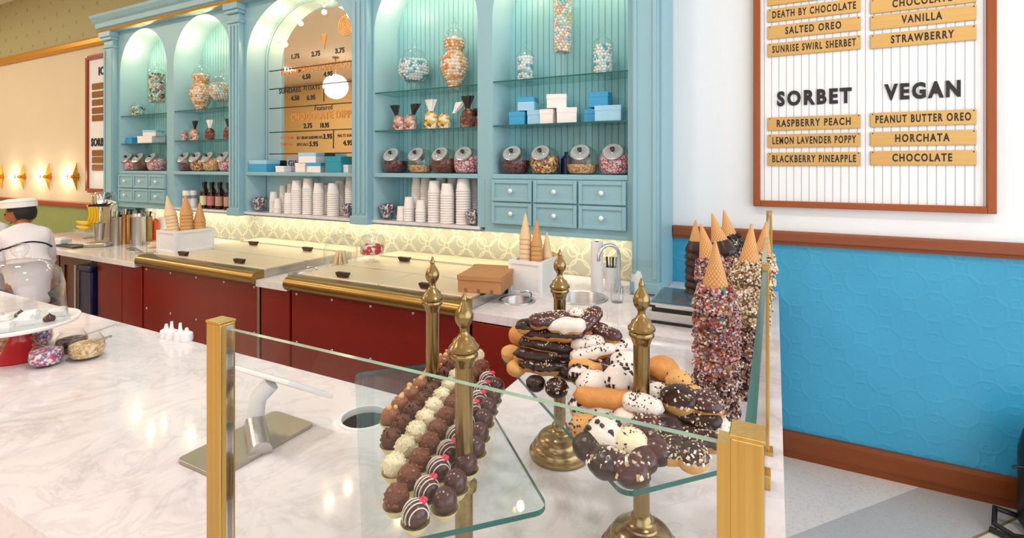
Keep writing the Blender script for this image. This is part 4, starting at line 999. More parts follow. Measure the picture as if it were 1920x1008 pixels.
plain_stack((-1.135, 2.63, zc), (0, 0, 1), 2, .032, .14, .024, 'shortest stack of the cone box by the sinks', 'wafer_pale')
o = cone_mesh(.03, .11, 'waffle'); o.location = (-1.175, 2.685, zc + .031); o.rotation_euler = (0, R(97), R(20)); tag(o, 'waffle cone lying on its side on the cone box by the sinks', 'cone')

# cardboard box
p = base_at(839, 545, ZF); cb = thing('cardboard_box', 'brown kraft takeaway box on the brass dipping cabinet lids', 'box', (p.x + .14, p.y + .18, ZF), .2)
MB().box(-.115, .115, -.15, .15, 0, .082).build('tray', 'kraft', cb, smooth=0, bevel=.002)
MB().box(-.119, .119, -.154, .154, .062, .087).build('lid', 'kraft', cb, smooth=0, bevel=.002)
for k in range(3): MB().box(-.08 + .07 * k, -.065 + .07 * k, -.1515, -.149, .0, .02).build('lock_tab', 'choc_milk', cb, smooth=0)
# glass jars
p = base_at(613, 508); t = thing('cookie_jar', 'glass jar of pale wafers beside the dipper well', 'jar', (p.x, p.y + .12, .9005))
t.scale = (1.25, 1.25, 1.2)
mt = Matrix.Translation((0, 0, .0)) @ Matrix.Diagonal((1, 1, 1, 1))
MB().lathe([(0, 0), (.06, 0), (.085, .03), (.09, .1), (.075, .15), (.05, .165), (.05, .175)], mat=mt).build('glass_body', 'glass_jar', t); MB().lathe([(.056, .172), (.058, .182), (.02, .195), (.012, .21), (.018, .225), (0, .23)], mat=mt).build('lid', 'glass_jar', t)
for k in range(7):
    o = MB().lathe([(0, 0), (.009, .002), (.011, .11), (.0, .115)], seg=8).build('wafer_stick', 'wafer_pale'); a = k * .9
    o.location = (t.location.x + .045 * math.cos(a), t.location.y + .045 * math.sin(a), .908); o.rotation_euler = (.25 * math.sin(a), -.2 * math.cos(a), 0); tag(o, 'rolled wafer stick inside the cookie jar on the worktop', 'wafer', 'wafer sticks in the cookie jar')
p = base_at(674, 497, ZF); t = thing('peppermint_jar', 'footed glass jar of red and white mints on the dipping cabinet', 'jar', (p.x, p.y + .12, ZF))
MB().lathe([(0, 0), (.05, 0), (.05, .006), (.014, .02), (.014, .04), (.075, .055), (.08, .07), (.08, .15), (.082, .152)]).build('glass_body', 'glass_jar', t); MB().lathe([(.084, .152), (.07, .175), (.02, .19), (.012, .2), (.02, .215), (0, .222)]).build('lid', 'glass_jar', t)
o = MB().lathe([(0, .058), (.07, .06), (.075, .072), (.075, .115), (.04, .125), (0, .125)]).build('candy_fill', 'f_mint'); o.location = t.location; tag(o, 'red and white mints in the footed jar', 'candy', kind='stuff')

# paper towel, faucet, utensils, glasses
p = base_at(1119, 545); t = thing('paper_towel_roll', 'tall white paper towel roll by the backsplash', 'paper towel', p)
MB().lathe([(.012, 0), (.034, 0), (.034, .275), (.012, .275)], seg=28).build('paper', 'white_matte', t); MB().lathe([(.0115, 0), (.0115, .2755), (.014, .2755)], seg=16).build('core', 'knob_brown', t)
p = base_at(1161, 549); f = thing('faucet', 'chrome gooseneck faucet over the large round sink', 'faucet', p)
MB().lathe([(0, 0), (.024, 0), (.022, .03), (.012, .04), (0, .04)]).build('base', 'chrome', f)
dr = Vector((s2.x - p.x, s2.y - p.y, 0)).normalized(); rr = .068
MB().tube([(0, 0, .03), (0, 0, .2)] + [tuple(dr * (rr - rr * math.cos(PI * k / 12)) + Vector((0, 0, .2 + rr * math.sin(PI * k / 12)))) for k in range(1, 13)] + [tuple(dr * 2 * rr + Vector((0, 0, .185)))], .0095, 12).build('spout', 'chrome', f)
MB().tube([(0, 0, .02), (.05, .02, .035)], .006).build('lever', 'chrome', f)
p = base_at(1146, 543); t = thing('utensil_holder', 'white utensil holder with dark-handled spoons behind the faucet', 'holder', p)
MB().lathe([(0, 0), (.033, 0), (.036, .13), (.033, .13), (.03, .01), (0, .01)]).build('pot', 'white_gloss', t)
for k in range(4): MB().tube([(.012 * (k - 1.5), 0, .02), (.017 * (k - 1.5), .004 * k, .185)], [.003, .006]).build('spoon', 'chrome' if k % 2 else 'black', t)
p = base_at(1157, 566); t = thing('crystal_tumbler', 'cut-glass jar standing before the faucet', 'glass', p)
MB().lathe([(0, 0), (.03, 0), (.034, .03), (.03, .05), (.034, .07), (.028, .09), (.012, .1), (.016, .115), (0, .12)], seg=9).build('glass_body', 'glass_jar', t)
p = base_at(1196, 548); t = thing('squeeze_bottle', 'white squeeze bottle beside the hutch end pilaster', 'bottle', p)
MB().lathe([(0, 0), (.034, 0), (.035, .1), (.03, .11), (0, .11)]).build('bottle', 'white_gloss', t); MB().lathe([(.031, .108), (.028, .12), (.008, .13), (.003, .165), (0, .165)]).build('nozzle', 'white_gloss', t)
p = base_at(1207, 553); t = thing('sign_holder', 'clear acrylic sign holder behind the scale', 'sign holder', p, -.1)
MB().box(-.075, .075, -.003, .003, .0, .19).build('panel', 'glass_pane', t, smooth=0); MB().box(-.075, .075, -.03, .03, 0, .004).build('foot', 'glass_pane', t, smooth=0)
# scale
A = base_at(1236, 610); B_ = base_at(1300, 617)
sc = thing('scale', 'grey steel shop scale between counter corner and cone stands', 'scale', (-.40, 2.46, .9))
hw = .10
MB().box(-hw, hw, -.16, .16, .012, .055).build('base', 'steel', sc, smooth=0, bevel=.008); MB().box(-hw + .012, hw - .012, -.15, .15, .055, .072).build('gap', 'black', sc, smooth=0); MB().box(-hw - .005, hw + .005, -.165, .165, .072, .092).build('tray_rim', 'chrome', sc, smooth=0, bevel=.008)
MB().box(-hw + .01, hw - .01, -.15, .15, .0915, .0945).build('platter', 'glass_edge_light', sc, smooth=0); MB().box(-hw + .01, hw - .02, -.155, .155, 0, .012).build('feet', 'black', sc, smooth=0); MB().box(-hw + .0, -hw + .03, -.168, -.162, .074, .084).build('badge', 'black', sc, smooth=0)
M['scale_top'] = plain('dark_glass_platter', '#4c6672', 0.08)
for o in sc.children:
    if o.name.startswith('platter'): o.data.materials[0] = M['scale_top']

# ================================================================== SNEEZE GUARD
def post(name_label, x0, x1, y0, y1, z1, chan=True):
    t = thing('guard_post', name_label, 'post', ((x0 + x1) / 2, (y0 + y1) / 2, .9))
    MB().box(x0, x1, y0, y1, .9, z1).build('tube', 'brass_sq', t, True, smooth=0, bevel=.0015)
    MB().box(x0 - .001, x1 + .001, y0 - .001, y1 + .001, z1, z1 + .004).build('cap', 'brass_sq', t, True, smooth=0, bevel=.001)
    MB().box(x0 - .008, x1 + .008, y0 - .008, y1 + .008, .9, .908).build('base_plate', 'brass_sq', t, True, smooth=0)
    return t
pl_ = post('square brass guard post at the open end of the front glass', -.806, -.771, .500, .526, 1.350)
MB().box(-.7715, -.766, .507, .519, .9, 1.348).build('glass_channel', 'chrome', pl_, True, smooth=0)
pc = post('square brass corner post joining the front and side glass', -.036, -.0085, .500, .530, 1.354)
MB().box(-.0475, -.036, .503, .527, .9, 1.346).build('glass_channel', 'brass_sq', pc, True, smooth=0)
post('slim brass guard post halfway along the side glass', -.028, -.012, 1.385, 1.405, 1.357); post('slim brass guard post at the wall end of the side glass', -.040, -.012, 2.98, 3.01, 1.357)
def pane(label, x0, x1, y0, y1, z0, z1):
    t = MB().box(x0, x1, y0, y1, z0, z1).build('guard_glass', ['glass_pane', 'glass_edge_light', 'glass_edge'], None, smooth=0)
    return t
g = pane('', -.766, -.0478, .509, .517, .903, 1.342); g.data.polygons[1].material_index = 1
tag(g, 'long clear front glass panel between two brass posts', 'glass panel')
g = pane('', -.026, -.016, .531, 1.384, .903, 1.350); g.data.polygons[1].material_index = 2; g.data.polygons[2].material_index = 2
tag(g, 'clear side glass panel beside the sprinkled cones', 'glass panel')
g = pane('', -.030, -.020, 1.406, 2.979, .903, 1.350); g.data.polygons[1].material_index = 1; g.data.polygons[2].material_index = 2
tag(g, 'far clear side glass panel reaching the wall end post', 'glass panel')
for k, y in enumerate((.62, 1.25)):
    o = MB().box(-.034, -.008, y - .02, y + .02, .9, .93).build('glass_clip', 'brass_sq', None, smooth=0, bevel=.002); tag(o, 'small brass clip holding the side glass foot, %s' % ('by the corner post', 'by the slim post')[k], 'clip', 'brass glass clips')

# ================================================================== PASTRY STANDS
FIN = [(.0145, 0), (.0165, .004), (.019, .012), (.0225, .016), (.0228, .020), (.021, .023), (.0245, .027), (.0245, .031), (.019, .037), (.0175, .042), (.011, .047), (.0075, .053), (.0065, .059), (.009, .064), (.0135, .070), (.0152, .077), (.0150, .083), (.0115, .091), (.0065, .099), (.0045, .103), (.0055, .107), (.004, .111), (.002, .118), (0, .120)]
BASE = [(0, 0), (.073, 0), (.0745, .005), (.0735, .010), (.067, .013), (.0665, .020), (.063, .027), (.0565, .031), (.056, .037), (.050, .046), (.040, .053), (.031, .056), (.0295, .059), (.022, .062), (.0195, .066), (.0185, .073), (.0145, .077)]
def stand_post(x, y, ztip, zt, label):
    t = thing('brass_stand_post', label, 'stand', (x, y, .9), 0, 'turned brass posts carrying the glass trays')
    h = ztip - .9
    MB().lathe(BASE, seg=40).build('base', 'brass', t)
    MB().lathe([(.0145, .07), (.0145, h - .119)], seg=24).build('shaft', 'brass', t)
    MB().lathe([(r, z + h - .12) for r, z in FIN], seg=28).build('finial', 'brass', t)
    for a, b in ((-.026, -.009), (.0005, .016)):
        MB().lathe([(.0146, zt + a - .9), (.021, zt + a + .004 - .9), (.021, zt + b - .004 - .9), (.0146, zt + b - .9)], seg=24).build('collar', 'brass', t)
    return t
ZT1, ZT2 = 1.105, 1.128
PA = [Vector((-.667, .914)), Vector((-.443, .692))]; PB = [Vector((-.465, 1.156)), Vector((-.213, .921))]
tips = [at_t(811, 480, 1.118).z, at_t(870, 545, .818).z, at_t(1055, 465, 1.25).z, at_t(1203, 520, .916).z]
stand_post(PA[0].x, PA[0].y, tips[0], ZT1, 'brass finial post behind the truffle tray'); stand_post(PA[1].x, PA[1].y, tips[1], ZT1, 'brass finial post piercing the front of the truffle tray')
stand_post(PB[0].x, PB[0].y, tips[2], ZT2, 'brass finial post rising behind the dark eclairs'); stand_post(PB[1].x, PB[1].y, tips[3], ZT2, 'brass finial post beside the golden bun')
def tray(P, n0, n1, d0, d1, zt, label):
    d = (P[1] - P[0]).normalized(); n = Vector((-d.y, d.x))
    if n.x < 0: n = -n
    pts = []; r = .022
    for (a, b, s0) in ((d1 - r, n0 + r, 0), (d1 - r, n1 - r, 1), (d0 + r, n1 - r, 2), (d0 + r, n0 + r, 3)):
        for k in range(7):
            an = -PI / 2 + s0 * PI / 2 + k * PI / 12
            q = d * (a + r * math.cos(an)) + n * (b + r * math.sin(an)); pts.append((q.x, q.y))
    ar = sum(pts[i][0] * pts[(i + 1) % len(pts)][1] - pts[(i + 1) % len(pts)][0] * pts[i][1] for i in range(len(pts)))
    o = MB().prism(pts, zt - .008, zt, 'xy').build('glass_tray', ['glass_tray', 'glass_edge'], None, smooth=0)
    for f in o.data.polygons:
        if abs(f.normal.z) < .5: f.material_index = 1
    tag(o, label, 'tray'); return d, n
dA, nA = tray(PA, .020, .280, -1.275, -.685, ZT1, 'tilted-square clear glass tray holding rows of truffles')
dB, nB = tray(PB, .400, .658, -1.195, -.637, ZT2, 'clear glass tray carrying the heap of pastries')

# ------------------------------------------------------------------ truffles
def bits(mb, n, R0, half=True, sz=(.0022, .0022, .006), seed=1, zmin=.2, sc=(1, 1, 1), c=(0, 0, 0), jit=.001):
    rr = random.Random(seed); k = 0
    while k < n:
        v = Vector((rr.gauss(0, 1), rr.gauss(0, 1), rr.gauss(0, 1))).normalized()
        if v.z < zmin: continue
        k += 1
        q = Vector((v.x * R0 * sc[0], v.y * R0 * sc[1], v.z * R0 * sc[2])) + Vector(c)
        m = Matrix.Translation(q) @ Euler((rr.uniform(0, 6), rr.uniform(0, 6), rr.uniform(0, 6))).to_matrix().to_4x4()
        s = rr.uniform(.6, 1.2); mb.box(-sz[0] * s, sz[0] * s, -sz[1] * s, sz[1] * s, -sz[2] * s / 2, sz[2] * s / 2, m)
    return mb
TR = .0178
def truffle_proto(kind):
    t = thing('truffle', '', 'truffle')
    wob = lambda a, z: 1 + .035 * math.sin(24 * a)
    MB().lathe([(0, 0), (.012, 0), (.0205, .013), (.0200, .013), (.0118, .001)], seg=48, wob=wob).build('paper_case', 'fluted', t)
    cz = .0225
    mt = {'milk': 'choc_milk', 'dark': 'choc_crumb', 'white': 'choc_white', 'crumb': 'choc_nut', 'stripe': 'choc_plum', 'smooth': 'choc_plum'}[kind]
    lumpy = kind in ('dark', 'white', 'crumb')
    m = MB().ball((0, 0, cz), TR, 22, 16)
    if lumpy:
        for v in m.bm.verts:
            d = v.co - Vector((0, 0, cz)); v.co += d * (.07 * noise.noise(v.co * 260))
    m.build('ball', mt, t)
    if kind == 'milk':
        b = MB(); b.ball((.004, .002, cz + TR), .006, 10, 7).ball((-.008, .005, cz + TR * .93), .0045, 10, 7).ball((.002, -.012, cz + TR * .72), .003, 8, 6); b.build('hazelnut', 'nut', t)
    elif kind in ('dark', 'crumb'):
        bits(MB(), 26, TR * 1.0, sz=(.0016, .0016, .003), seed=3, zmin=-.1, c=(0, 0, cz)).build('crumb_coating', 'choc_milk' if kind == 'crumb' else 'choc_dark', t)
    elif kind == 'white':
        bits(MB(), 60, TR * 1.01, sz=(.0014, .0014, .004), seed=5, zmin=-.2, c=(0, 0, cz)).build('coconut_flakes', 'choc_white', t)
    elif kind == 'stripe':
        b = MB()
        for k in range(5):
            off = -.012 + .006 * k; rr = math.sqrt(TR ** 2 - off ** 2) + .0003
            b.tube([(off, rr * math.sin(a), cz + rr * math.cos(a)) for a in [(-1.9 + 3.8 * i / 20) for i in range(21)]], .0009, 6)
        b.build('white_drizzle', 'icing', t)
        b = MB(); rr = random.Random(2)
        for k in range(5): b.ball((.001 + .004 * math.cos(k * 1.3), .010 + .004 * math.sin(k * 1.3), cz + TR * .86), .0034, 8, 6)
        b.build('pink_petals', 'pink', t)
    return t
ROWS = [
 ('milk', 'milk chocolate truffle with hazelnuts', 'outer hazelnut row', [(732, 780), (750, 759), (770, 740), (788, 723), (803, 709), (817, 694), (832, 680), (846, 666)]),
 ('dark', 'dark crumbed truffle', 'dark crumbed row', [(734, 822), (753, 795), (774, 769), (794, 751), (808, 734), (822, 717), (836, 702), (849, 688), (862, 673)]),
 ('white', 'white coconut truffle', 'white coconut row', [(739, 872), (760, 838), (780, 810), (797, 786), (813, 764), (828, 744), (842, 725), (855, 708), (868, 693), (881, 680), (893, 667)]),
 ('crumb', 'nut-crumbed truffle', 'nut-crumbed row', [(744, 932), (767, 895), (788, 862), (805, 832), (821, 806), (837, 781), (850, 758), (863, 738), (877, 720), (890, 703), (903, 688)]),
 ('stripe', 'white-striped truffle with pink petals', 'striped row', [(779, 963), (800, 918), (822, 880), (840, 847), (856, 818), (871, 792), (884, 770), (896, 750), (905, 731), (914, 713)]),
 ('smooth', 'smooth plum-dark truffle', 'smooth dark row', [(834, 938), (854, 903), (874, 868), (890, 838), (898, 811), (907, 785), (915, 763), (923, 742), (930, 724)])]
for kind, what, where, pts in ROWS:
    pr = truffle_proto(kind)
    for k, (u, v) in enumerate(pts):
        q = on_z(u, v, ZT1 + .0225)
        lab = '%s, %s from the tray front in the %s' % (what, ORD[k], where)
        if k == 0: o = pr; o['label'] = lab; o['group'] = 'truffles of the ' + where
        else: o = dup(pr, lab)
        o.location = (q.x, q.y, ZT1 + .0004); o.rotation_euler = (0, 0, rnd.uniform(-.35, .35) + (-.6 if kind == 'stripe' else rnd.uniform(0, 6)))

# ------------------------------------------------------------------ pastries
def icing_cap(shape, sc, cut, seed):
    # upper shell of the pastry with a wavy dripping edge
    m = MB(); shape(m, 1.0)
    for v in m.bm.verts: v.co = Vector((v.co.x * 1.05, v.co.y * 1.05, v.co.z * 1.05 + .0012))
    bmesh.ops.bisect_plane(m.bm, geom=m.bm.verts[:] + m.bm.edges[:] + m.bm.faces[:], plane_co=(0, 0, cut), plane_no=(0, 0, 1), clear_inner=True)
    for v in m.bm.verts:
        if v.is_boundary: v.co.z += .006 * noise.noise(v.co * 110 + Vector((seed * 3.1, 0, 0)))
    return m
def pastry(kind, icing, topping, seed=0, L=.10, r=.027):
    name = {'eclair': 'eclair', 'puff': 'cream_puff', 'bun': 'bun', 'dome': 'chocolate_dome'}[kind]
    t = thing(name, '', 'pastry'); hz = .78
    def sh(m, q):
        if kind == 'eclair':
            prof = []
            for i in range(15):
                s_ = -1 + 2 * i / 14; x = s_ * L / 2; rad = r * .74 * (1 - abs(s_) ** 4.5) ** .5 * (1 + .05 * math.cos(s_ * 9))
                prof.append((max(rad, 0), x))
            prof[0] = (0, prof[0][1]); prof[-1] = (0, prof[-1][1])
            m.lathe(prof, seg=18, mat=Matrix.Rotation(R(90), 4, 'Y') @ Matrix.Diagonal((.82, 1.05, 1, 1)))
        else: m.ball((0, 0, 0), r, 22, 16, (1, 1, hz))
        for v in m.bm.verts: v.co *= 1 + .10 * noise.noise(v.co * 45 + Vector((seed, seed, 0))) + .03 * noise.noise(v.co * 160 + Vector((seed, 0, 0)))
    b = MB(); sh(b, 1); b.build('choux', {'dome': 'choc_dark'}.get(kind, 'dough' if seed % 2 == 0 or kind == 'bun' else 'dough_pale'), t)
    if icing:
        icing_cap(sh, 1, -.002 if kind == 'eclair' else .003, seed).build('icing', icing, t)
    if topping:
        tm, n, sz = topping; b = MB(); rr = random.Random(seed + 11)
        if kind == 'eclair':
            for _ in range(n):
                x = rr.uniform(-.42, .42) * L; a = rr.uniform(-1.2, 1.2); f = (1 - abs(2 * x / L) ** 4.5) ** .5
                q = Vector((x, r * .82 * f * math.sin(a), r * .66 * f * math.cos(a)))
                s = rr.uniform(.6, 1.2) * sz; b.box(-s, s, -s * .6, s * .6, -s * .5, s * .5, Matrix.Translation(q) @ Euler((rr.uniform(0, 6), rr.uniform(0, 6), rr.uniform(0, 6))).to_matrix().to_4x4())
        else: bits(b, n, r * 1.05, sz=(sz, sz * .7, sz), seed=seed, zmin=.05, sc=(1, 1, hz))
        b.build('topping', tm, t)
    return t
ND = 'choc_dark'; NP = 'choc_plum'; WI = 'icing'
nutty = ('sp_white', 26, .0035); speck = ('sp_white', 110, .0018); rain = ('sp_rainbow', 60, .002); oreo = ('sp_cookie', 26, .0046); fine = ('sp_cookie', 55, .0018); drz = ('sp_white', 60, .0024)
PAS = [ # kind, icing, topping, u, v, z, yaw, tilt, L/r, label
 ('bun', None, None, 979, 629, 1.19, 0, 0, .033, 'glossy golden bun topping the far edge of the heap'),
 ('puff', 'dough_pale', None, 959, 664, 1.155, .4, .3, .024, 'small pale cream puff at the far tray corner'),
 ('bun', None, None, 981, 674, 1.152, 0, 0, .025, 'small golden bun under the glossy golden bun'),
 ('puff', None, None, 968, 690, 1.146, .4, 0, .022, 'small plain puff at the tray edge below the pale puff'),
 ('eclair', NP, speck, 1031, 600, 1.255, .35, .12, .10, 'plum-dark eclair on the very top beside the brass post'),
 ('eclair', ND, None, 1004, 612, 1.235, -.1, 0, .09, 'dark eclair on top next to the glossy bun'),
 ('eclair', ND, speck, 1030, 627, 1.222, -.2, 0, .12, 'long dark eclair with fine crumbs under the topmost eclairs'),
 ('eclair', NP, None, 1062, 629, 1.22, -.3, .1, .08, 'glossy plum eclair in front of the rear brass post'),
 ('eclair', ND, rain, 1007, 645, 1.198, -.1, 0, .085, 'dark eclair with coloured sprinkles'),
 ('eclair', ND, speck, 1038, 648, 1.198, -.25, 0, .10, 'dark speckled eclair beside the sprinkled one'),
 ('eclair', ND, speck, 1059, 664, 1.180, -.35, 0, .11, 'dark speckled eclair above the white puffs'),
 ('eclair', ND, None, 1018, 667, 1.175, -.25, 0, .13, 'long dark eclair with bare golden side'),
 ('eclair', ND, speck, 1008, 685, 1.155, .1, 0, .085, 'dark speckled eclair low over the tray edge'),
 ('eclair', ND, speck, 1041, 690, 1.155, -.2, 0, .10, 'dark speckled eclair low in the middle of the heap'),
 ('eclair', ND, None, 1066, 698, 1.150, -.6, 0, .09, 'plain dark eclair low beside the white puffs'),
 ('dome', ND, None, 1004, 719, 1.143, 0, 0, .02, 'single dark chocolate dome alone near the tray edge'),
 ('dome', ND, ('sp_white', 70, .0016), 1044, 728, 1.143, 0, 0, .023, 'dark dome covered with pale crumbs near the tray edge'),
 ('eclair', WI, None, 1062, 611, 1.247, -.15, .05, .085, 'smooth white eclair on top by the rear brass post'),
 ('puff', WI, fine, 1080, 590, 1.25, 0, 0, .02, 'little white speckled puff behind the rear brass post'),
 ('eclair', NP, speck, 1104, 600, 1.243, .9, .45, .085, 'plum speckled eclair standing up at the top'),
 ('eclair', NP, speck, 1130, 623, 1.222, -.75, -.1, .10, 'plum speckled eclair sloping away from the top'),
 ('bun', None, None, 1103, 626, 1.212, 0, 0, .026, 'golden bun wedged below the sloping plum eclairs'),
 ('puff', WI, oreo, 1086, 640, 1.205, 0, 0, .022, 'white puff with cookie crumbs next to the plum eclair'),
 ('eclair', WI, fine, 1102, 645, 1.205, .4, 0, .08, 'white speckled eclair below the golden wedge bun'),
 ('eclair', WI, fine, 1112, 664, 1.196, .15, .1, .10, 'white speckled eclair pointing to the brass post'),
 ('eclair', WI, fine, 1152, 654, 1.195, .5, .1, .09, 'bright white eclair behind the cookie-topped puffs'),
 ('puff', WI, oreo, 1172, 684, 1.20, 0, 0, .031, 'white puff with large cookie chunks, upper of the pair'),
 ('puff', WI, oreo, 1165, 714, 1.192, 0, -.3, .034, 'big white puff with cookie chunks, lower of the pair'),
 ('eclair', NP, nutty, 1128, 690, 1.172, -.3, 0, .10, 'dark nut-topped eclair between the white puffs'),
 ('eclair', None, None, 1098, 689, 1.178, -.5, 0, .075, 'bare golden eclair under the white speckled eclair'),
 ('puff', WI, oreo, 1088, 704, 1.168, 0, 0, .024, 'small white puff with a cookie chip at the heap side'),
 ('puff', WI, fine, 1113, 722, 1.180, 0, 0, .033, 'large plain white puff on the long golden eclair'),
 ('eclair', None, None, 1143, 747, 1.182, -.27, 0, .13, 'long bare golden eclair supporting the white puffs'),
 ('eclair', WI, fine, 1205, 760, 1.182, -.3, 0, .07, 'white iced eclair end jutting past the golden one'),
 ('puff', WI, fine, 1236, 741, 1.172, 0, 0, .026, 'white puff with fine crumbs beside the golden bun'),
 ('eclair', NP, fine, 1216, 722, 1.165, .2, 0, .09, 'dark crumbed eclair tucked behind the white puff'),
 ('bun', None, None, 1241, 694, 1.185, 0, 0, .036, 'large glossy golden bun beside the front brass post'),
 ('puff', WI, oreo, 1092, 768, 1.152, 0, 0, .024, 'white puff with dark flecks at the heap edge'),
 ('puff', WI, fine, 1130, 774, 1.154, 0, 0, .030, 'white topped golden puff under the long eclair'),
 ('puff', WI, None, 1176, 790, 1.152, 0, 0, .030, 'smooth white topped golden puff under the long eclair'),
 ('puff', 'dough_pale', fine, 1095, 801, 1.146, 0, 0, .025, 'pale speckled puff at the tray edge'),
 ('puff', WI, oreo, 1136, 822, 1.155, .3, -.5, .033, 'tilted white puff with dark cookie pieces in front'),
 ('puff', 'choc_white', fine, 1183, 837, 1.152, 0, -.4, .030, 'cream-yellow round puff at the front of the heap'),
 ('dome', ND, None, 1106, 838, 1.146, 0, 0, .027, 'dark dome half hidden behind the tilted white puff'),
 ('dome', ND, nutty, 1136, 868, 1.150, 0, 0, .0275, 'dark dome with hazelnut pieces, lowest in the heap'),
 ('dome', NP, nutty, 1184, 883, 1.150, 0, 0, .0275, 'dark dome with chopped nuts closest to the tray corner'),
 ('dome', NP, None, 1206, 862, 1.146, 0, 0, .023, 'small plain plum dome beside the nutty dome'),
 ('dome', NP, None, 1232, 845, 1.148, 0, 0, .026, 'plain plum dome with a bright gleam'),
 ('puff', NP, drz, 1215, 803, 1.160, 0, 0, .028, 'dark puff with white drizzle beside the smooth white puff'),
 ('puff', ND, nutty, 1228, 823, 1.150, 0, 0, .022, 'nut-strewn puff under the drizzled puff'),
 ('puff', ND, None, 1254, 806, 1.160, 0, 0, .026, 'dark iced puff showing a golden rim'),
 ('puff', ND, speck, 1257, 846, 1.148, 0, 0, .026, 'dark speckled dome-shaped puff low by the plum dome'),
 ('puff', 'dough_pale', ('sp_cookie', 40, .002), 1273, 716, 1.195, 0, 0, .024, 'pale puff with chocolate flecks beside the large bun'),
 ('puff', ND, drz, 1275, 752, 1.182, 0, 0, .033, 'dark drizzled puff with an almond in front of the bun'),
 ('puff', NP, speck, 1322, 760, 1.178, 0, 0, .031, 'glossy plum puff at the corner by the cones'),
 ('puff', 'dough_pale', ('sp_choc', 40, .002), 1300, 745, 1.178, 0, 0, .024, 'crumb-dusted pale puff between the two dark puffs'),
 ('eclair', ND, drz, 1282, 781, 1.160, -.12, 0, .13, 'long eclair with a thin golden base under the drizzled puff'),
 ('puff', ND, speck, 1318, 795, 1.152, 0, 0, .026, 'dark speckled puff under the corner plum puff'),
 ('eclair', ND, drz, 1300, 826, 1.152, -.2, 0, .09, 'dark drizzled eclair sandwiched low by the tray corner'),
 ('puff', ND, drz, 1297, 857, 1.148, 0, 0, .026, 'dark drizzled puff resting lowest near the corner post'),
 ('puff', WI, drz, 1345, 800, 1.150, 0, 0, .022, 'pale crumbly puff at the outer tray edge')]
for n, (kind, ic, tp, u, v, z, yaw, tilt, LR, lab) in enumerate(PAS):
    t = pastry(kind, ic, tp, n, L=LR if kind == 'eclair' else .1, r=.027 if kind == 'eclair' else LR)
    q = on_z(u, v, z); t.location = q; t['label'] = lab; t['group'] = 'pastries heaped on the glass tray'
    t.rotation_euler = (rnd.uniform(-.2, .2), -tilt + rnd.uniform(-.1, .1), yaw + YAW + rnd.uniform(-.3, .3)) if kind == 'eclair' else (-tilt if tilt < 0 else 0, 0, yaw)
    if kind != 'eclair' and tilt < 0: t.rotation_euler = (-tilt, 0, YAW)

# ------------------------------------------------------------------ dipped cone stacks
def dipped_proto(r, h, coat, spr, n, seed, first):
    t = thing('dipped_cone', '', 'cone')
    MB().lathe([(r * .9, 0), (r, 0), (.003, h), (0, h + .001)], seg=24).build('waffle_cone', 'waffle', t)
    if coat:
        rr = r * 1.08; hc = .42 * h if not first else .34 * h
        pf = [(r * .92, -.006), (rr * 1.02, -.004), (rr * 1.09, .004), (rr * 1.06, .014), (rr * (1 - hc / h) * 1.1, hc * .9), (rr * (1 - hc / h) * 1.02, hc)]
        MB().lathe(pf, seg=30, wob=lambda a, z: 1 + .035 * math.sin(7 * a + seed) + .02 * math.sin(13 * a)).build('chocolate_coat', coat, t)
        if spr:
            b = MB(); q = random.Random(seed)
            for _ in range(n):
                zz = -.004 + (hc + .004) * q.random() ** 1.35; a = q.uniform(0, 2 * PI); ra = rr * 1.10 * (1 - max(zz, 0) / h * .93) + .001
                m = Matrix.Translation((ra * math.cos(a), ra * math.sin(a), zz)) @ Euler((q.uniform(0, 6), q.uniform(0, 6), q.uniform(0, 6))).to_matrix().to_4x4()
                s = q.uniform(.7, 1.5) * 1.2; b.box(-.0017 * s, .0017 * s, -.0017 * s, .0017 * s, -.0036 * s, .0036 * s, m)
            o = b.build('sprinkles', spr, t, smooth=0); o['kind'] = 'stuff'
    return t
def dipped_stack(tip, foot, n, pitch, r, h, coat, sprs, where, npr=850):
    ax = (tip - foot).normalized(); q = ax.to_track_quat('Z', 'Y')
    pr = {}
    for k in range(n):
        sp = sprs[min(k, len(sprs) - 1)]; key = (sp, k == 0, k % 2)
        lab = 'dipped waffle cone, %s from the tip of the %s' % (ORD[k], where)
        if key not in pr:
            o = pr[key] = dipped_proto(r, h, coat, sp, npr, 17 + k * 5 + len(where), k == 0); o['label'] = lab; o['group'] = 'dipped cones of the ' + where
        else: o = dup(pr[key], lab)
        o.location = tip - ax * (h + pitch * k)
        o.rotation_euler = (q @ Euler((0, 0, k * 1.1)).to_quaternion()).to_euler()
def cone_stand(foot, tip, label):
    ax = tip - foot; t = thing('cone_stand', label, 'stand', (foot.x, foot.y, .9), 0, 'clear rods under the cone stacks')
    MB().lathe([(0, 0), (.028, 0), (.028, .008), (0, .008)]).build('foot', 'glass_jar', t)
    MB().tube([(0, 0, .008), tuple(ax * .75 + Vector((0, 0, foot.z - .9)))], .008, 10).build('rod', 'glass_jar', t)
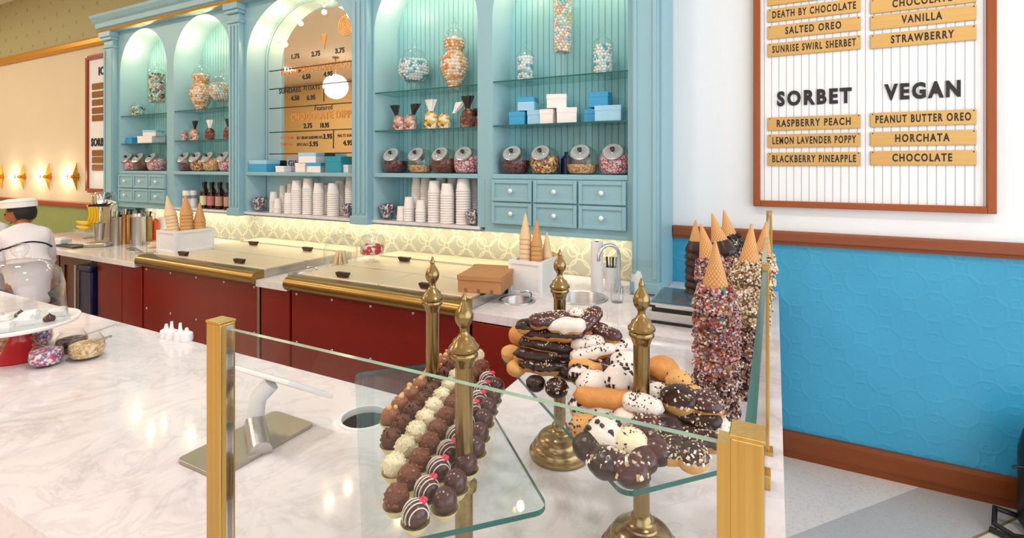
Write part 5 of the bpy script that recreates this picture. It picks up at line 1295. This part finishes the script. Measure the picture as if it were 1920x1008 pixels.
S = [ # tip(u,v,t), foot(u,v,t), n, pitch, r, coat, sprinkles, where
 ((1341, 452, 1.42), (1343, 762, 1.45), 9, .042, .050, .185, 'choc_milk', ['sp_rainbow', 'sp_rainbow', 'sp_rainbow', 'sp_rainbow', 'sp_rainbow', 'sp_choc'], 'large rainbow-sprinkled stack'),
 ((1304, 412, 2.43), (1303, 548, 2.43), 7, .034, .040, .150, 'choc_dark', [None], 'plain chocolate stack on a clear rod'),
 ((1314, 420, 1.74), (1380, 700, 1.66), 8, .044, .045, .17, 'choc_milk', ['sp_rainbow'], 'stack leaning behind the rainbow stack'),
 ((1335, 400, 1.98), (1400, 640, 1.92), 7, .042, .045, .16, 'choc_dark', [None, 'sp_rainbow'], 'leaning stack with a bare chocolate rim'),
 ((1357, 394, 2.25), (1405, 610, 2.2), 7, .042, .046, .16, 'icing', ['sp_cookie', 'sp_cookie', 'sp_choc'], 'white-coated stack with cookie crumbs'),
 ((1409, 420, 1.60), (1392, 735, 1.57), 9, .043, .045, .175, 'choc_milk', ['sp_nut', 'sp_nut', 'sp_nut', 'sp_nut', 'sp_choc'], 'nut-crusted stack beside the side glass'),
 ((1437, 416, 1.80), (1402, 690, 1.76), 7, .044, .042, .165, 'choc_milk', ['sp_nut'], 'stack leaning against the side glass')]
for (tu, tv, tt), (fu, fv, ft), n, pitch, r, h, coat, sp, where in S:
    tip, foot = at_t(tu, tv, tt), at_t(fu, fv, ft)
    dipped_stack(tip, foot, n, pitch, r, h, coat, sp, where)
    cone_stand(Vector((foot.x, foot.y, max(foot.z - .02, .91))), tip, 'clear rod stand under the ' + where)

# ================================================================== ISLAND GOODS
# tablet stand
ts = thing('tablet_stand', 'silver tablet stand with white tablet on the marble island', 'tablet', (-1.178, .842, .9))
pts = []
for (cx, cy, s0) in ((.063, .12, 0), (-.063, .12, 1), (-.063, -.12, 2), (.063, -.12, 3)):
    for k in range(5): an = s0 * PI / 2 + k * PI / 8; pts.append((cx + .015 * math.cos(an), cy + .015 * math.sin(an)))
MB().prism(pts, 0, .009, 'xy').build('base_plate', 'nickel', ts, smooth=0, bevel=.0015)
nb = on_z(489, 848, .909) - Vector(ts.location)
n1 = at_t(478, 790, 1.335) - Vector(ts.location); n2 = at_t(484, 745, 1.34) - Vector(ts.location); n3 = at_t(509, 718, 1.35) - Vector(ts.location)
nb = Vector((nb.x, nb.y, .009)); ax = (n1 - nb)
MB().tube([nb, nb + ax], [.026, .025], 24).build('neck_socket', 'steel', ts)
MB().tube([n1 - ax * .05, n1, n1 + (n2 - n1) * .5 + Vector((0, 0, .004)), n2, n2 + (n3 - n2) * .5, n3], .0215, 18).build('neck', 'white_gloss', ts)
nrm = Vector((0, .54, .84)).normalized(); e1 = Vector((1, 0, 0)); e2 = nrm.cross(e1).normalized()
tm = Matrix((e1, e2, nrm)).transposed().to_4x4(); tm.translation = n3 + Vector((.025, -.0, .012))
tb = MB().box(-.115, .125, -.085, .085, -.006, .006, tm).build('tablet', 'white_gloss', ts, smooth=0, bevel=.004)
MB().box(-.098, .108, -.07, .07, .0062, .0066, tm).build('screen', 'black', tb, smooth=0)
# cake stand and dome
cp = on_z(20, 668, .9); cs = thing('cake_stand', 'white cake stand on a red foot with lollipop-wrapped sweets', 'cake stand', (at_t(38, 660, 1.86).x, at_t(38, 660, 1.86).y, .9))
MB().lathe([(0, 0), (.085, 0), (.088, .006), (.075, .02), (.045, .045), (.033, .075), (.034, .10), (.06, .118), (0, .118)], seg=32).build('foot', 'red_gloss', cs)
MB().lathe([(0, .116), (.15, .116), (.168, .122), (.172, .130), (.170, .136), (.162, .134), (.15, .128), (0, .128)], seg=56).build('plate', 'white_gloss', cs)
DZ = 1.27; cd = thing('glass_dome', 'clear glass cake dome with faceted knob over the cake stand', 'dome', (cs.location.x, cs.location.y, 1.0285))
MB().lathe([(r_, z_ * DZ) for r_, z_ in [(.140, 0), (.132, .012), (.128, .05), (.126, .10), (.112, .145), (.075, .172), (.03, .182), (0, .184)]], seg=48).build('bell', 'glass_jar', cd)
MB().lathe([(r_, z_ + .05) for r_, z_ in [(.014, .182), (.012, .19), (.022, .2), (.028, .215), (.022, .232), (.01, .238), (0, .239)]], seg=8).build('knob', 'glass_jar', cd)
for k in range(9):
    a = k * .7; rr = (.045, .09, .11)[k % 3]; o = MB()
    x, y = cs.location.x + rr * math.cos(a), cs.location.y + rr * math.sin(a)
    if k % 3 == 1:
        o.lathe([(0, 0), (.016, 0), (.019, .008), (.016, .016), (.004, .024), (0, .03)], seg=16); o = o.build('chocolate_kiss', 'choc_plum'); o.location = (x, y, 1.0285); tag(o, 'chocolate drop under the glass dome beside folded paper', 'chocolate', 'chocolate drops under the dome')
    else:
        o.lathe([(0, 0), (.026, .0), (.030, .02), (.02, .03), (.012, .026), (0, .024)], seg=10, wob=lambda b_, z: 1 + .25 * math.sin(3 * b_ + z * 60)); o = o.build('paper_parcel', 'white_matte'); o.location = (x, y, 1.0285); tag(o, 'crumpled white paper parcel under the glass dome', 'parcel', 'paper parcels under the dome')
# sprinkle jars
def round_jar(u, v, r, fill, lev, label, flabel, spoon=None):
    p = on_z(u, v, .9); t = thing('sprinkle_jar', label, 'jar', p)
    pr = [(0, 0), (r * .6, 0), (r * .85, r * .18), (r, r * .65), (r * .92, r * 1.1), (r * .72, r * 1.4), (r * .70, r * 1.5), (r * .76, r * 1.6)]
    MB().lathe(pr, seg=32).build('glass_body', 'glass_jar', t)
    f = [(0, .004)] + [(a * .94, max(b, .005)) for a, b in pr[1:] if b < lev * r] + [(r * .9, lev * r), (0, lev * r + .008)]
    o = MB().lathe(f, seg=28, wob=lambda a, z: 1 + .02 * math.sin(3 * a)).build('candy_fill', fill); o.location = t.location; tag(o, flabel, 'candy', kind='stuff')
    if spoon:
        m = MB().tube([(0, 0, r * .9), tuple(Vector(spoon) * .5 + Vector((0, 0, r * 1.2))), tuple(Vector(spoon) + Vector((0, 0, r * 1.5)))], [.004, .003, .005]); m.ball((0, 0, r * .85), .014, 10, 8, (1, 1, .5))
        o = m.build('spoon', 'chrome'); o.location = t.location; tag(o, 'small metal spoon resting in the ' + label.split(',')[0], 'spoon')
round_jar(87, 684, .050, 'f_rainbow', 1.05, 'glass jar of rainbow sprinkles, in front of the red foot', 'rainbow sprinkles in the front jar')
round_jar(163, 670, .056, 'f_nuts', .95, 'glass jar of chopped nuts, away from the cake stand', 'chopped nuts in the wide jar', (.10, .03, 0))
round_jar(135, 658, .050, 'f_chips', .95, 'glass jar of chocolate chips, behind the nut jar', 'chocolate chips in the jar behind the nuts', (.06, .12, 0))
round_jar(72, 646, .046, 'f_rainbow', 1.2, 'glass jar of purple sprinkles, partly below the white plate', 'purple and white sprinkles below the plate')
round_jar(2, 662, .050, 'f_nuts', 1.1, 'glass jar of brown crumbs, beside the red foot at the picture edge', 'brown crumbs in the jar beside the red foot')
# squeeze bottles on the island edge
for k, (u, v, s) in enumerate(((312, 632, .8), (322, 634, 1.0), (338, 637, 1.0), (350, 638, .75))):
    p = on_z(u, v, .9); t = thing('squeeze_bottle', 'small white squeeze bottle at the island edge, %s from the jars' % ORD[k], 'bottle', p, 0, 'white squeeze bottles at the island edge')
    MB().lathe([(0, 0), (.022, 0), (.024, .008), (.022, .03), (.012, .036), (0, .036)], seg=16).build('body', 'white_gloss', t); MB().lathe([(.011, .034), (.007, .045), (.005, .068 * s), (0, .07 * s)], seg=12).build('nozzle', 'white_gloss', t)

# ================================================================== BAG AT THE WALL
bg = thing('backpack', 'black backpack on the floor against the blue wall panel', 'bag', (1.115, 3.0, 0))
MB().lathe([(0, 0), (.14, .0), (.17, .05), (.168, .36), (.15, .44), (.08, .49), (0, .495)], seg=20, mat=Matrix.Diagonal((1, .75, 1, 1))).build('body', 'black', bg)
MB().lathe([(0, 0), (.10, 0), (.11, .05), (.10, .18), (0, .2)], (0, -.08, .03), 16, Matrix.Diagonal((1, .6, 1, 1))).build('pocket', 'black', bg)
MB().tube([(-.10, -.06, .02), (-.20, -.07, .012), (-.26, -.04, .03), (-.24, .02, .07), (-.15, .03, .05)], .012).build('strap', 'black', bg)
MB().tube([(-.12, -.08, .012), (-.22, -.10, .012), (-.28, -.06, .014)], .012).build('strap', 'black', bg)
MB().tube([(-.155, -.03, .30), (-.19, -.04, .30), (-.2, -.04, .29)], .006).build('zip_pull', 'black', bg)

# ================================================================== PEOPLE
def skin_body(name, verts, edges, mat, parent, root=0, levels=2):
    me = bpy.data.meshes.new(name); me.from_pydata([v[:3] for v in verts], edges, []); me.materials.append(M[mat])
    o = bpy.data.objects.new(name, me); COL.objects.link(o); o.parent = parent
    sk = o.modifiers.new('skin', 'SKIN'); sk.use_smooth_shade = True
    for i, v in enumerate(verts):
        d = me.skin_vertices[0].data[i]; d.radius = (v[3], v[4] if len(v) > 4 else v[3]); d.use_root = (i == root)
    ss = o.modifiers.new('sub', 'SUBSURF'); ss.levels = levels; ss.render_levels = levels
    return o
from mathutils.bvhtree import BVHTree
def person(label, loc, rz, skin, turn, shirt='shirt', hat=True, scale=.84):
    # local frame: +x is the way the person leans; the head turns by itself
    t = thing('person', label, 'person', loc, rz); t.scale = (scale,) * 3
    hx, hz = .36, 1.46
    V = [(0, 0, .90, .105, .12), (.04, 0, 1.03, .10, .115), (.12, 0, 1.18, .105, .12), (.20, 0, 1.30, .08, .085), (.27, 0, 1.37, .045), (.33, 0, 1.43, .055),
         (.20, .12, 1.28, .055), (.25, .155, 1.06, .04), (.38, .15, .99, .036), (.50, .12, .99, .028),
         (.20, -.12, 1.28, .055), (.25, -.155, 1.06, .04), (.38, -.15, .99, .036), (.50, -.12, .99, .028),
         (-.02, .09, .80, .10), (.0, .10, .46, .065), (-.03, .10, .08, .045), (.08, .11, .04, .035),
         (-.02, -.09, .80, .10), (.0, -.10, .46, .065), (-.03, -.10, .08, .045), (.08, -.11, .04, .035)]
    E_ = [(0, 1), (1, 2), (2, 3), (3, 4), (4, 5), (3, 6), (6, 7), (7, 8), (8, 9), (3, 10), (10, 11), (11, 12), (12, 13), (0, 14), (14, 15), (15, 16), (16, 17), (0, 18), (18, 19), (19, 20), (20, 21)]
    # one continuous skin body, then clothes grown from the same skeleton
    skin_body('body', V, E_, skin, t)
    g = lambda i, d: (V[i][0], V[i][1], V[i][2], V[i][3] + d, (V[i][4] if len(V[i]) > 4 else V[i][3]) + d)
    Vs = [g(0, .05), g(1, .042), g(2, .036), g(3, .03), g(4, .010), g(6, .034), g(7, .03), (.36, .155, .995, .05), g(10, .034), g(11, .03), (.36, -.155, .995, .05), (-.02, 0, .72, .17, .18)]
    so = skin_body('shirt', Vs, [(0, 1), (1, 2), (2, 3), (3, 4), (3, 5), (5, 6), (6, 7), (3, 8), (8, 9), (9, 10), (0, 11)], shirt, t)
    Vt = [g(0, .014), g(14, .02), g(15, .018), g(16, .02), g(18, .02), g(19, .018), g(20, .02)]
    skin_body('trousers', Vt, [(0, 1), (1, 2), (2, 3), (0, 4), (4, 5), (5, 6)], 'navy_cloth', t)
    dg = bpy.context.evaluated_depsgraph_get(); dg.update(); ev = so.evaluated_get(dg); bv = BVHTree.FromPolygons([v.co.copy() for v in ev.data.vertices], [tuple(p.vertices) for p in ev.data.polygons])
    pts = []
    for i in range(19):
        y = -.17 + .34 * i / 18; z = 1.255 - .075 * (abs(y) / .17) ** 2
        h_ = bv.ray_cast(Vector((-1, y, z)), Vector((1, 0, 0)))
        if h_[0] is not None: pts.append(h_[0] + Vector((-.002, 0, .001)))
    if len(pts) > 3: MB().tube(pts, .0075).build('collar_stripe', 'navy_cloth', t)
    # head with face
    h = MB(); h.ball((0, 0, .02), .098, 24, 18, (1.02, .82, 1.18))
    for v in h.bm.verts:
        d = v.co - Vector((0, 0, .02))
        if d.x > .03 and d.z < 0: v.co.x -= .012 * min(1, -d.z / .06); v.co.y *= .88
        if d.x > .085 and abs(d.y) < .02 and -.04 < d.z < .02: v.co.x += .024
    for q in (-1, 1): h.ball((-.005, q * .082, .01), .026, 10, 8, (.7, .35, 1.1))
    hd = h.build('head', skin, t); hd.location = (hx, 0, hz); hd.rotation_euler = (0, R(14), turn)
    for q in (-1, 1): MB().ball((.088, q * .034, .035), .010, 10, 8).build('eye', 'hair', hd)
    MB().tube([(.086, -.024, -.045), (.094, 0, -.047), (.086, .024, -.045)], .005).build('mouth', 'red_wood', hd)
    hr = MB().ball((-.008, 0, .03), .106, 26, 20, (1.02, .9, 1.12))
    def bald(c): return (c.x > .05 and c.z < .10) or c.z < -.05 or (c.x > .012 and c.z < .05)
    bmesh.ops.delete(hr.bm, geom=[f for f in hr.bm.faces if bald(f.calc_center_median())], context='FACES'); hr.build('hair', 'hair', hd)
    if hat:
        tl = Matrix.Translation((-.008, 0, .085)) @ Matrix.Rotation(R(-10), 4, 'Y') @ Matrix.Diagonal((1.18, .98, 1, 1))
        MB().lathe([(.102, -.012), (.107, -.008), (.106, .035), (.112, .042), (.104, .056), (.06, .066), (0, .068)], seg=30, mat=tl).build('cap', 'white_matte', hd)
    for s in (-1, 1):
        hn = MB(); pb = Vector((.53, s * .12, .99))
        hn.ball(pb, .038, 14, 10, (1.1, .9, .42))
        for q in range(4): hn.tube([pb + Vector((.03, (q - 1.5) * .019, 0)), pb + Vector((.06, (q - 1.5) * .021, .006)), pb + Vector((.085 - .008 * abs(q - 1.3), (q - 1.5) * .022, -.010))], [.009, .0085, .006], 8)
        hn.tube([pb + Vector((0, -s * .03, 0)), pb + Vector((.025, -s * .052, .002)), pb + Vector((.045, -s * .055, -.004))], [.010, .009, .007], 8)
        hn.build('hand', skin, t)
    return t
person('person in a white paper cap and white shirt bending over the counter', (-4.72, 1.66, 0), math.atan2(.18, -.98), 'skin', R(58))
person('person with short black hair in white, standing beyond the capped person', (-5.36, 1.64, 0), math.atan2(.12, -.98), 'skin_light', R(95), hat=False)
